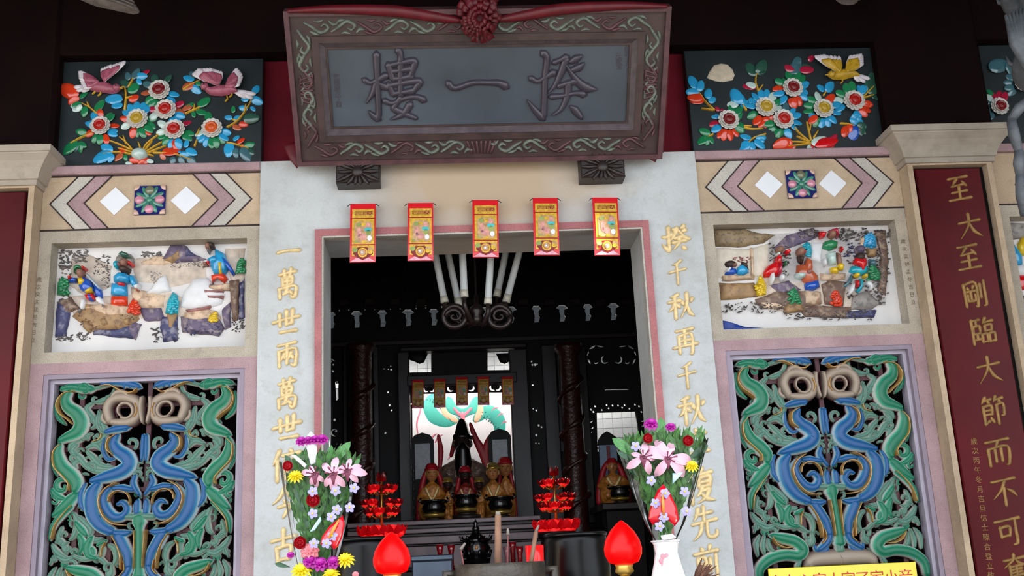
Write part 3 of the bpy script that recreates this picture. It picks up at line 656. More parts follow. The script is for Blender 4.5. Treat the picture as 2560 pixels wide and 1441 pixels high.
shrub(st, pil, zs, '385 960 390 880 420 830 450 860 458 960', 'G', Y); shrub(st, pil, zs, '850 1090 860 1030 895 975 930 1030 938 1090', 'R', Y); shrub(st, pil, zs, '1105 1085 1125 990 1160 935 1190 960 1190 1085', 'C', Y); shrub(st, pil, zs, '1575 810 1585 740 1610 710 1632 720 1632 815', 'G', Y); shrub(st, pil, zs, '1385 1140 1400 1090 1440 1070 1448 1140', 'Y', Y)
def figure(t, pil, parts, par_first=True):
    """one little enamel person: first entry is the robe, the rest its clothing, face and things in hand"""
    root = None
    for nm, s, c, h in parts:
        o = pil(nm, root or t, s, c, h)
        root = root or o
figure(st, pil, (('person', '530 900 560 830 620 870 640 930 600 960 545 930', 'N', .04), ('collar', '530 850 560 845 590 870 560 910 535 895', 'Y', .05), ('head', oval(550, 818, 27, 32), 'skin', .055), ('hat', '505 820 505 780 540 765 580 785 575 800 540 790', 'G', .06), ('pompom', oval(577, 790, 13, 13), 'V', .065), ('belt', '575 945 630 910 630 945 590 955', 'Y', .05), ('skirt', '570 960 630 950 650 990 610 1005 585 990', 'V', .045), ('skirt_panel', '600 960 620 955 635 1000 610 1005', 'N', .05),
    ('leg', '540 1050 555 980 580 990 575 1050 550 1065', 'snow', .035), ('leg', '640 980 670 965 715 1020 690 1030 650 1005', 'snow', .035), ('boot', '525 1075 545 1045 560 1060 540 1090', 'dark', .035), ('boot', '685 1020 715 1030 715 1060 690 1040', 'dark', .035), ('sleeve', '470 880 490 850 530 850 520 880', 'N', .045), ('cuff', oval(480, 850, 13, 12), 'V', .05), ('cape', '630 870 680 920 690 980 640 970', 'N', .03), ('sword', '580 825 595 820 685 920 675 930', 'sil', .06)))
figure(st, pil, (('person', '745 960 750 880 850 890 855 970', 'B', .04), ('tunic', '770 880 765 840 800 812 850 815 880 840 875 880 820 890', 'B', .055), ('skirt', '745 1030 745 965 855 968 855 1030 800 1036', 'R', .04), ('belt', '790 885 850 888 845 910 800 905', 'V', .06), ('head', oval(840, 750, 30, 32), 'skin', .06), ('beard', '800 790 840 770 880 790 860 825 820 815', 'hair', .065), ('halo', oval(835, 735, 66, 62), 'grey', .025), ('headdress', '800 700 830 675 870 690 890 720 840 725', 'D', .065), ('ear_tuft', oval(790, 765, 22, 28), 'C', .055), ('pompom', oval(885, 760, 16, 16), 'V', .065), ('pompom', oval(812, 768, 12, 12), 'rose', .065),
    ('sleeve', '870 830 905 830 930 890 940 920 900 915 880 890', 'B', .05), ('cuff', '900 905 945 890 940 930 915 930', 'snow', .055), ('hand', '910 925 940 930 930 945', 'O', .055)))
figure(st, pil, (('person', '1400 760 1440 700 1440 650 1500 680 1540 770 1500 830 1430 820', 'B', .045), ('head', oval(1398, 640, 22, 30), 'skin', .055), ('hair', '1395 610 1430 608 1440 650 1415 660', 'hair', .055), ('beard', '1385 665 1410 665 1400 690', 'grey', .055), ('sleeve', '1390 730 1440 700 1480 730 1450 760 1410 770', 'B', .06), ('cuff', oval(1405, 755, 14, 12), 'V', .062), ('hand', '1360 740 1395 750 1390 772 1365 765', 'skin', .05), ('sash', '1470 740 1490 745 1490 830 1475 832', 'Y', .06), ('skirt', '1410 830 1500 815 1525 850 1500 880 1450 850 1420 880', 'R', .045), ('cape', '1480 700 1530 740 1575 820 1560 835 1510 770', 'N', .055), ('shoe', '1405 890 1430 880 1430 898 1400 900', 'dark', .03)))
zs2 = ZM(2.8826, 1700, 380)
s2, pil = story('painted relief of a crowd of figures beside a thatched hut, right wall', 1, zs2)
for s, c in (('640 600 1000 560 1400 560 1500 700 1480 1100 1100 1100 640 1050', 'wash2'), ('560 900 1000 880 1200 900 1400 1000 1380 1140 700 1150 540 1080', 'wash')): pil('colour_wash', s2, s, c, .006, jag=.005)
for nm, s, c, h in (('thatch_roof', '240 560 420 550 560 590 690 600 600 660 420 690 245 680', 'thatch', .03), ('hut_wall', '250 690 500 700 640 660 640 900 260 910', 'wallp', .012), ('hut_post', '500 690 520 690 525 920 505 920', 'sand', .03), ('window_sill', '300 895 540 890 535 925 305 935', 'sand', .03), ('hut_base', '275 945 540 945 560 1050 285 1070', 'ochre', .022),
                    ('rock', '540 1060 700 1000 1000 1010 1020 1110 800 1140 560 1110', 'brown', .022), ('rock', '880 1000 1010 1010 1020 1100 880 1110', 'sand', .028), ('rock', '640 960 780 930 880 1000 720 1040', 'violet', .02), ('rock', '560 1090 740 1060 780 1130 600 1130', 'sand', .02), ('rock', '740 1150 760 1100 860 1090 900 1150 760 1170', 'ochre', .03), ('rock', '860 1130 1020 1110 1240 1120 1200 1200 900 1190', 'brown', .02),
                    ('rock', '1010 960 1080 920 1200 940 1180 1120 1040 1110', 'brown', .024), ('rock', '1240 1040 1340 1000 1440 1090 1380 1140 1220 1140', 'grey', .026), ('rock', '1400 560 1480 560 1500 800 1480 1040 1420 1000 1440 760', 'brown', .02), ('rock', '1340 700 1420 700 1400 760 1340 760', 'ochre', .03), ('rock', '1290 640 1330 590 1330 710 1290 690', 'sand', .025), ('rock', '760 600 960 550 1020 600 900 660 700 730 660 700', 'violet', .016), ('rock', '940 660 1030 650 1010 800 940 780', 'snow', .016), ('rock', '1180 1150 1420 1140 1400 1200 1180 1195', 'navy', .018), ('water', '305 1210 420 1262 640 1272 640 1284 310 1284', 'blue', .008), ('rock', '1000 880 1200 880 1190 930 1010 930', 'sand', .025)):
    pil(nm, s2, s, c, h, jag=.003)
for bx, n, c in (((300, 1080, 760, 1160), 90, 'dark'), ((640, 640, 800, 900), 60, 'dark'), ((860, 560, 1000, 620), 50, 'dark'), ((1130, 550, 1350, 640), 90, 'dark'), ((1400, 560, 1510, 1100), 120, 'dark'), ((760, 1140, 1400, 1210), 110, 'dark'), ((1180, 650, 1330, 760), 40, 'navy'), ((1200, 700, 1480, 1100), 90, 'brown'), ((370, 760, 500, 800), 25, 'rose')):
    scatter(s2, 'landscape_brushwork', zs2, Y - .012, bx, n, c, .006, .01)
shrub(s2, pil, zs2, '545 1045 545 960 575 885 615 950 618 1035', 'Y', Y); shrub(s2, pil, zs2, '782 1095 785 1000 815 970 850 1020 880 1105', 'G', Y); shrub(s2, pil, zs2, '1085 1110 1095 1020 1125 985 1165 1060 1165 1110', 'R', Y); shrub(s2, pil, zs2, '1325 690 1335 610 1370 575 1405 620 1412 695', 'B', Y); shrub(s2, pil, zs2, '1350 920 1355 840 1385 805 1440 880 1440 940', 'G', Y); shrub(s2, pil, zs2, '905 650 930 660 948 720 940 765 905 735 880 680', 'C', Y)
figure(s2, pil, (('person', '315 890 340 840 400 845 405 880 370 895', 'N', .035), ('sleeve', '315 870 345 838 365 845 340 880', 'snow', .045), ('head', oval(360, 815, 45, 28), 'hair', .03), ('face', oval(385, 825, 18, 14), 'skin', .045)))
figure(s2, pil, (('person', '400 885 405 840 435 815 480 840 492 880 440 898', 'B', .04), ('hood', '430 815 440 795 480 810 492 860 480 850', 'hair', .03)))
figure(s2, pil, (('person', '590 880 620 830 690 790 730 830 710 900 600 910', 'V', .045), ('chest', '670 790 690 745 720 760 715 830 690 850', 'V', .06), ('lapel', '700 800 720 800 715 900 690 905', 'P', .06), ('head', oval(710, 715, 28, 28), 'skin', .055), ('hat', '740 725 770 715 785 735 760 760 742 745', 'V', .06), ('leg', '640 960 640 880 665 870 672 930 655 970', 'snow', .05), ('leg', '705 920 710 890 740 890 745 930 725 950', 'snow', .05), ('cuff', oval(690, 755, 16, 12), 'W', .065), ('pouch', '735 800 745 800 745 840 735 838', 'G', .06)))
figure(s2, pil, (('person', '830 880 835 820 900 810 950 860 990 900 995 960 890 950', 'O', .04), ('sleeve', '890 800 900 770 940 790 945 860 910 900 890 850', 'O', .055), ('head', oval(860, 730, 32, 34), 'skin', .055), ('beard', '835 760 880 770 870 820 845 800', 'hair', .06), ('bowl', '820 885 895 885 890 915 855 930 825 915', 'W', .06), ('skirt', '890 955 990 925 1000 985 960 1005 895 1000', 'N', .045), ('cuff', oval(880, 740, 12, 10), 'V', .06), ('hand', oval(912, 880, 20, 18), 'rose', .062)))
figure(s2, pil, (('person', '1020 700 1030 655 1080 640 1130 655 1125 700 1070 720', 'G', .045), ('robe', '1045 740 1110 720 1115 820 1070 825', 'W', .045), ('trousers', '1120 730 1150 740 1160 830 1130 820', 'skin', .035), ('head', oval(1085, 605, 28, 30), 'skin', .055), ('hat', '985 590 1040 595 1030 630 1000 635', 'V', .06), ('cap', '1060 575 1110 560 1130 600 1125 635 1100 600', 'P', .06), ('leg', '1020 780 1040 770 1045 830 1030 840', 'snow', .04), ('boot', '1070 845 1110 835 1135 880 1110 890 1080 875', 'Y', .045), ('boot', '1125 820 1150 805 1172 830 1165 865 1130 860', 'Y', .045), ('sash', '1140 690 1165 720 1155 735 1140 715', 'V', .05)))
figure(s2, pil, (('person', '1210 870 1225 830 1290 840 1350 830 1340 880 1290 900', 'C', .04), ('vest', '1235 810 1250 770 1330 770 1340 810 1310 880 1290 880 1280 830', 'V', .05), ('head', oval(1285, 770, 34, 34), 'hair', .055), ('helmet', oval(1285, 715, 38, 32), 'violet', .055), ('belt', oval(1260, 900, 22, 18), 'Y', .05), ('belt', oval(1320, 905, 18, 16), 'Y', .05), ('sash', '1280 920 1305 920 1300 1000 1275 1025 1258 1010 1275 990', 'C', .05), ('loincloth', '1255 930 1275 935 1275 990 1260 985', 'V', .048), ('leg', '1225 960 1250 950 1240 1020 1210 1045 1198 1035', 'snow', .045), ('leg', '1320 960 1345 930 1380 970 1378 1005 1350 1010 1350 980', 'snow', .045), ('shoe', '1200 1045 1225 1045 1215 1065', 'dark', .03), ('cape', '1180 970 1230 880 1240 930 1190 985 1150 980', 'T', .03), ('sleeve', '1350 780 1400 790 1400 840 1355 830', 'T', .045)))
# sliver of the next story panel beyond the right pilaster
s3 = thing('story_relief', 'sliver of another painted relief beyond the right pilaster', 'relief', (XF0 + .4, .09, P0))
child('painted_ground', MB().box(XF0 + .1, XF0 + 1.05, .088, .1, P0, P1), PT['sky'], s3)
for nm, s, c in (('sleeve', ((2528, 660), (2524, 625), (2535, 608), (2558, 640), (2558, 662)), 'B'), ('robe', ((2532, 665), (2575, 660), (2572, 690), (2535, 688)), 'snow'), ('skirt', ((2532, 690), (2575, 685), (2575, 722), (2536, 728)), 'V'), ('banner', ((2546, 610), (2556, 590), (2580, 590), (2580, 640), (2552, 636)), 'Y'), ('hill', ((2510, 575), (2520, 555), (2600, 560), (2590, 590), (2525, 600)), 'grey'), ('rock', ((2532, 740), (2600, 735), (2600, 775), (2540, 775)), 'violet')):
    child(nm, MB().pillow([P2(u, v, .07) for u, v in s], .09, .03), PT[c], s3)
# ------------------------------------------------------------------ carved dragon windows
G_TEAL = gradmat('carved_teal', '#bcc2ba', '#3f9c7e', '#086a4e'); G_BLUE = gradmat('carved_blue', '#aebfc6', '#2a7ca6', '#094c84'); G_SAGE = gradmat('carved_sage', '#b0b5ab', '#7d978a', '#4a7566')
G_STONE = gradmat('carved_buff', '#6f6057', '#87776a', '#978777'); G_GOLD = mat('carved_gold_rim', '#c8995a', .4, metal=.4, var=.2, scale=60); G_DEEP = mat('carved_dark_red', '#431a22', .6, var=.3)
YL = .075
XCL = -(LIi + LIo) / 2
zc = ZM(2.5686, 0, 880)
zcr = ZM(2.3977, 1700, 840)
CURVES = []     # (name, material, mesh in local half-coordinates)
def half(nm, mt, pts, wid, h=.035, lift=0.0, right=False, sub=5, mirror=True):
    """trace on the left window's left half (or the right window's left half when right=True)"""
    loc = []
    for x, y in pts:
        if right: p_ = at(*zcr(x, y), YL); loc.append((p_.x + XCL, p_.z))
        else: p_ = at(*zc(x, y), YL); loc.append((p_.x - XCL, p_.z))
    k = px(YL) / (2.3977 if right else 2.5686); wid = [w_ * k * 1.2 for w_ in (wid if hasattr(wid, '__len__') else [wid])]
    if len(wid) == 1: wid = wid * 2
    b = MB().stroke(loc, wid, h, lambda a, c, hh: (a, YL - lift - hh, c), sub)
    CURVES.append((nm, b.mesh(nm, mt), mirror))
def curl(nm, mt, cx, cy, r0, r1, a0, a1, w, right=False, lift=0.0, h=.028):
    n = 9; pts = []
    for i in range(n):
        f = i / (n - 1); a = math.radians(a0 + (a1 - a0) * f); r = r0 + (r1 - r0) * f; pts.append((cx + r * math.cos(a), cy - r * math.sin(a)))
    half(nm, mt, pts, [w * .7, w, w * .8, w * .5], h, lift, right, 3)
T, BL, SG, ST_, GD = G_TEAL, G_BLUE, G_SAGE, G_STONE, G_GOLD
# outer teal dragons
half('dragon_body', T, [(400, 575), (440, 555), (510, 520), (535, 460), (505, 400), (450, 360), (435, 310), (460, 262)], [40, 60, 88, 92, 84, 74, 62, 40], .05)
half('dragon_head', T, [(410, 245), (470, 232), (540, 240), (600, 245)], [34, 46, 60, 50], .045)
curl('dragon_horn', T, 560, 250, 40, 16, 180, -120, 26, lift=.02)
half('dragon_fin', T, [(385, 300), (372, 370), (390, 430), (430, 470)], [14, 34, 34, 14], .035)
half('gold_rim', GD, [(490, 262), (425, 280), (385, 340), (400, 400), (450, 440), (480, 470)], [6, 10, 11, 11, 10, 6], .058)
half('dragon_body', T, [(400, 600), (385, 660), (410, 740), (470, 800), (505, 850), (495, 895)], [34, 64, 82, 92, 78, 44], .05)
half('gold_rim', GD, [(410, 600), (365, 650), (368, 740), (420, 800), (460, 850), (455, 890)], [6, 11, 11, 11, 10, 6], .058)
curl('dragon_tail', T, 408, 868, 52, 14, 60, 380, 40)
half('dragon_fin', T, [(352, 640), (348, 720), (375, 800)], [12, 30, 12], .03)
half('dragon_body', T, [(500, 920), (460, 960), (410, 1010), (355, 1055)], [50, 78, 66, 26], .045)
half('dragon_fin', T, [(345, 890), (375, 930), (430, 950)], [30, 54, 24], .035)
curl('scroll', T, 360, 960, 30, 12, 120, -160, 22, lift=.01)
half('dragon_tail', T, [(470, 1000), (400, 1060), (350, 1130), (335, 1210)], [30, 44, 38, 16], .04)
half('gold_rim', GD, [(475, 990), (420, 1050), (370, 1120), (345, 1205)], [6, 9, 9, 5], .05)
# sage undergrowth, many scrolls
for s in ([(600, 330), (560, 370), (600, 430), (620, 470), (590, 495)], [(740, 240), (720, 290), (650, 320), (610, 325)], [(640, 380), (655, 450), (680, 530), (640, 580), (590, 590)], [(590, 530), (520, 560), (460, 600), (450, 640)], [(500, 600), (470, 640), (520, 690), (560, 740), (600, 770)], [(560, 640), (600, 680), (650, 730), (740, 745)], [(560, 620), (620, 600), (660, 640)], [(520, 700), (480, 720), (500, 770)], [(740, 760), (680, 770), (600, 760), (560, 720)],
          [(480, 1040), (500, 1100), (480, 1180), (450, 1210)], [(510, 1060), (560, 1110), (590, 1150), (570, 1200)], [(400, 1130), (380, 1200), (420, 1250), (430, 1300)], [(340, 1240), (370, 1290), (440, 1330)], [(640, 1220), (660, 1270), (650, 1330), (690, 1370)], [(700, 1240), (740, 1270), (750, 1330), (720, 1390)], [(560, 1160), (600, 1210), (660, 1200)], [(480, 1320), (420, 1340), (370, 1310)], [(720, 1400), (700, 1430), (740, 1460)]):
    half('leaf_scroll', SG, s, [22, 42, 44, 34, 16], .032, -.012)
for a in ((480, 690, 30, 10, 40, 320, 24), (600, 750, 34, 12, 150, -150, 26), (660, 690, 28, 10, 0, 260, 22), (560, 560, 26, 8, 200, -90, 20), (620, 560, 24, 8, -40, 240, 20), (440, 1260, 32, 10, 90, 400, 26), (390, 1230, 26, 8, 180, -100, 20), (480, 1290, 26, 8, 0, 280, 20), (580, 440, 22, 8, 90, -180, 18), (700, 310, 26, 8, 20, 300, 20), (420, 1180, 22, 8, 200, -60, 18), (470, 1370, 30, 10, 120, -160, 22), (700, 1390, 30, 12, 60, 330, 24), (660, 470, 24, 8, 0, 250, 18), (530, 1010, 22, 8, 160, -120, 18), (345, 1330, 26, 8, 60, -200, 20), (520, 640, 20, 8, 0, 260, 16), (640, 1130, 22, 8, 90, -190, 18)):
    curl('leaf_scroll', SG, *a, lift=-.004)
for s in ([(520, 1180), (540, 1230), (530, 1290)], [(600, 1195), (570, 1250), (580, 1310), (640, 1330)], [(500, 1100), (540, 1150), (570, 1180)], [(640, 1240), (690, 1215)]): half('leaf_scroll', T, s, [30, 56, 44, 20], .04)
curl('leaf_scroll', T, 575, 1300, 46, 14, 140, -140, 40); half('gold_rim', GD, [(690, 1220), (665, 1270), (660, 1320)], [5, 8, 5], .04); half('gold_rim', GD, [(660, 520), (650, 560), (600, 580)], [5, 9, 5], .03)
for q_ in ((600, 240, 640, 235, 700, 220, 740, 215), (640, 400, 630, 460, 660, 520, 690, 530)): half('leaf_scroll', SG, [(q_[i], q_[i + 1]) for i in range(0, 8, 2)], [14, 26, 22, 12], .03)
# mask of the guardian at the head
half('mask_face', ST_, [(720, 450), (700, 370), (740, 310), (820, 300), (890, 330), (900, 400), (860, 450), (790, 460), (730, 455)], [52, 60, 62, 62, 62, 62, 60, 56, 40], .05)
curl('mask_brow', ST_, 800, 320, 70, 40, 160, 20, 34, lift=.02); curl('mask_eye_rim', ST_, 820, 385, 52, 46, -120, 240, 26, lift=.025); curl('mask_cheek', ST_, 700, 430, 40, 14, 120, 400, 30)
half('mask_nose', ST_, [(925, 300), (915, 370), (930, 460)], [26, 40, 22], .055); half('gold_rim', GD, [(888, 340), (900, 390), (880, 430)], [6, 9, 5], .065)
half('crest', BL, [(660, 215), (730, 200), (820, 205), (900, 230)], [18, 44, 56, 40], .04); half('gold_rim', GD, [(660, 228), (720, 222), (800, 262), (860, 268), (895, 240)], [6, 10, 11, 10, 6], .05); curl('crest_scroll', BL, 840, 225, 32, 10, 200, -80, 26, lift=.01)
# blue dragons that form the vase
half('vase_dragon', BL, [(690, 520), (760, 500), (830, 490)], [30, 54, 40], .045); curl('scroll', BL, 820, 490, 32, 10, 60, 360, 26, lift=.012)
half('vase_dragon', BL, [(770, 545), (745, 590), (770, 640), (825, 680), (840, 730), (790, 775), (700, 805), (600, 835)], [30, 64, 80, 90, 92, 88, 78, 36], .056)
half('gold_rim', GD, [(770, 535), (715, 570), (705, 630), (745, 670)], [6, 11, 11, 6], .06); half('dragon_fin', BL, [(680, 560), (670, 630), (700, 690), (745, 690)], [14, 30, 30, 14], .03)
half('vase_dragon', BL, [(650, 850), (610, 900), (600, 970), (615, 1050), (665, 1120), (740, 1160)], [40, 80, 92, 92, 80, 50], .056)
half('gold_rim', GD, [(760, 845), (690, 890), (655, 960), (680, 1050), (740, 1105), (820, 1115)], [6, 11, 12, 12, 11, 6], .064)
half('dragon_fin', BL, [(560, 850), (530, 910), (530, 980), (560, 1030)], [16, 34, 36, 14], .034)
half('inner_scroll', BL, [(720, 880), (680, 930), (690, 1000), (740, 1060), (800, 1060), (830, 1010), (800, 970), (765, 985)], [34, 56, 62, 60, 54, 46, 36, 18], .05)
curl('gold_rim', GD, 785, 965, 72, 66, 180, -20, 10, lift=.022, h=.035)
half('inner_scroll', BL, [(740, 880), (800, 880), (870, 890)], [30, 50, 26], .045); half('inner_scroll', BL, [(880, 800), (865, 850), (905, 920)], [24, 40, 22], .045); half('inner_scroll', BL, [(890, 1040), (890, 990), (895, 960)], [40, 44, 30], .045)
half('vase_neck', BL, [(930, 540), (925, 620), (920, 700)], [24, 34, 20], .04); curl('scroll', SG, 850, 590, 40, 14, -60, 200, 24); curl('scroll', SG, 905, 740, 26, 10, 60, 330, 18); curl('scroll', SG, 895, 790, 28, 10, 200, -80, 20)
half('vase_foot', BL, [(770, 1180), (800, 1240), (830, 1300), (840, 1380)], [70, 74, 64, 50], .05); half('vase_foot', BL, [(720, 1160), (800, 1170), (850, 1160)], [34, 50, 24], .045); curl('scroll', BL, 640, 1080, 34, 10, 160, -100, 24, lift=.02); curl('scroll', BL, 720, 1160, 32, 10, 40, 330, 24, lift=.02); curl('scroll', BL, 845, 1310, 28, 10, 60, 330, 20)
half('gold_rim', GD, [(735, 1185), (770, 1250), (790, 1320), (790, 1400)], [6, 9, 9, 6], .055)
# lower part, read from the right window (its left half)
half('vase_foot', BL, [(880, 1140), (885, 1190), (870, 1240), (820, 1285)], [36, 44, 44, 30], .045, right=True); curl('vase_foot', BL, 835, 1255, 46, 34, -20, -170, 40, right=True); half('gold_rim', GD, [(850, 1160), (862, 1210), (840, 1245)], [5, 8, 5], .05, right=True)
half('lower_dragon', T, [(540, 1200), (600, 1215), (680, 1235), (725, 1280), (700, 1320), (620, 1315), (530, 1340), (470, 1400), (470, 1480)], [30, 60, 70, 72, 64, 62, 64, 56, 40], .05, right=True); half('gold_rim', GD, [(540, 1205), (570, 1250), (620, 1270), (665, 1268)], [6, 9, 9, 5], .055, right=True)
for s in ([(470, 1200), (450, 1250), (460, 1320)], [(500, 1200), (490, 1260), (500, 1310)], [(520, 1220), (530, 1270), (560, 1300)], [(720, 1330), (700, 1380), (690, 1430)], [(450, 1130), (440, 1180)], [(560, 1130), (620, 1150), (700, 1140), (760, 1180)], [(780, 1180), (790, 1230), (770, 1260)]): half('leaf_scroll', SG, s, [16, 34, 16], .034, right=True)
half('vase_stand', ST_, [(760, 1370), (810, 1340), (960, 1330)], [60, 84, 90], .04, right=True); curl('scroll', SG, 915, 1225, 26, 8, 120, -160, 18, right=True); half('vase_base', SG, [(955, 1290), (955, 1240)], [50, 30], .04, right=True)
half('vase_stem', G_TEAL, [(905, 1060), (905, 1100), (905, 1140), (905, 1250), (905, 1380), (902, 1441)], [84, 84, 50, 50, 52, 80], .05, mirror=False)
half('gold_rim', GD, [(878, 1150), (880, 1260), (875, 1390)], [5, 7, 5], .058); half('vase_lip', SG, [(820, 1060), (870, 1060), (905, 1055), (950, 1058), (1000, 1062)], [40, 46, 40, 46, 40], .045, mirror=False)
random.seed(21)
for i in range(46):
    x_, y_ = random.uniform(360, 900), random.uniform(230, 1400)
    if 700 < x_ < 900 and 280 < y_ < 470: continue
    a_ = random.uniform(0, 360); curl('leaf_scroll', SG if i % 3 else T, x_, y_, random.uniform(20, 34), 9, a_, a_ + random.choice((-1, 1)) * random.uniform(200, 320), random.uniform(15, 22), lift=-.016, h=.024)
for i in range(18):
    x_, y_ = random.uniform(450, 900), random.uniform(1130, 1330); a_ = random.uniform(0, 360); curl('leaf_scroll', SG if i % 3 else T, x_, y_, random.uniform(18, 30), 8, a_, a_ + random.choice((-1, 1)) * 270, random.uniform(14, 20), right=True, lift=-.014, h=.024)
for s, lab in ((-1, 'carved and painted window of blue and teal dragons, left of the door'), (1, 'carved and painted window of blue and teal dragons behind the yellow sign')):
    win = thing('carved_window', lab, 'window carving', (s * 1.648, .08, LB)); cx = s * (LIi + LIo) / 2
    # moulded frame inside the recess
    x0, x1 = cx - .473, cx + .473; w_ = .03
    for a, c, nm in ((.0, .022, 'outer_moulding'), (.022, .040, 'inner_moulding')):
        y0_ = .005 if nm == 'outer_moulding' else .035
        b = MB().prism(rect(x0 + a, x1 - a, LB + a, L1 - a), y0_, .1, [rect(x0 + c, x1 - c, LB + c, L1 - c)]); child(nm, b, MAUVE if a == 0 else mat('pale_mauve_plaster', '#a79fae', .7), win)
    for nm, me, mir in CURVES:
        inst(nm, me, win, (cx, 0, 0))
        if mir: inst(nm, me, win, (cx, 0, 0), (0, 0, 0), (-1, 1, 1))
    # dark red backing bars behind the scrolls
    b = MB()
    for i in range(5): b.box(x0 + .15 + i * .16, x0 + .172 + i * .16, .078, .095, LB + .03, L1 - .03)
    for i in range(6): b.box(x0 + .03, x1 - .03, .08, .094, LB + .15 + i * .2, LB + .17 + i * .2)
    child('backing_bars', b, G_DEEP, win)
# yellow notice under the right window
sg = thing('notice_sign', 'yellow notice with red characters along the bottom of the right carved window', 'sign', (1.65, -.06, 1.3))
a, b_, = at(1919, 1421, -.06), at(2287, 1407, -.06)
child('sign_board', MB().bbox(a.x, b_.x, -.07, -.06, (a.z + b_.z) / 2 - .3, (a.z + b_.z) / 2, .002), mat('yellow_plastic', '#ead51c', .3, var=.04, coat=.3), sg)
for i, ch in enumerate('多在心家小家了家小音'):
    p = at(1942 + i * 35.8, 1453 - i * 1.6, -.07)
    text('sign_character', ch, .072, mat('red_ink', '#c42a12', .5), sg, (p.x, -.0705, p.z - .012))

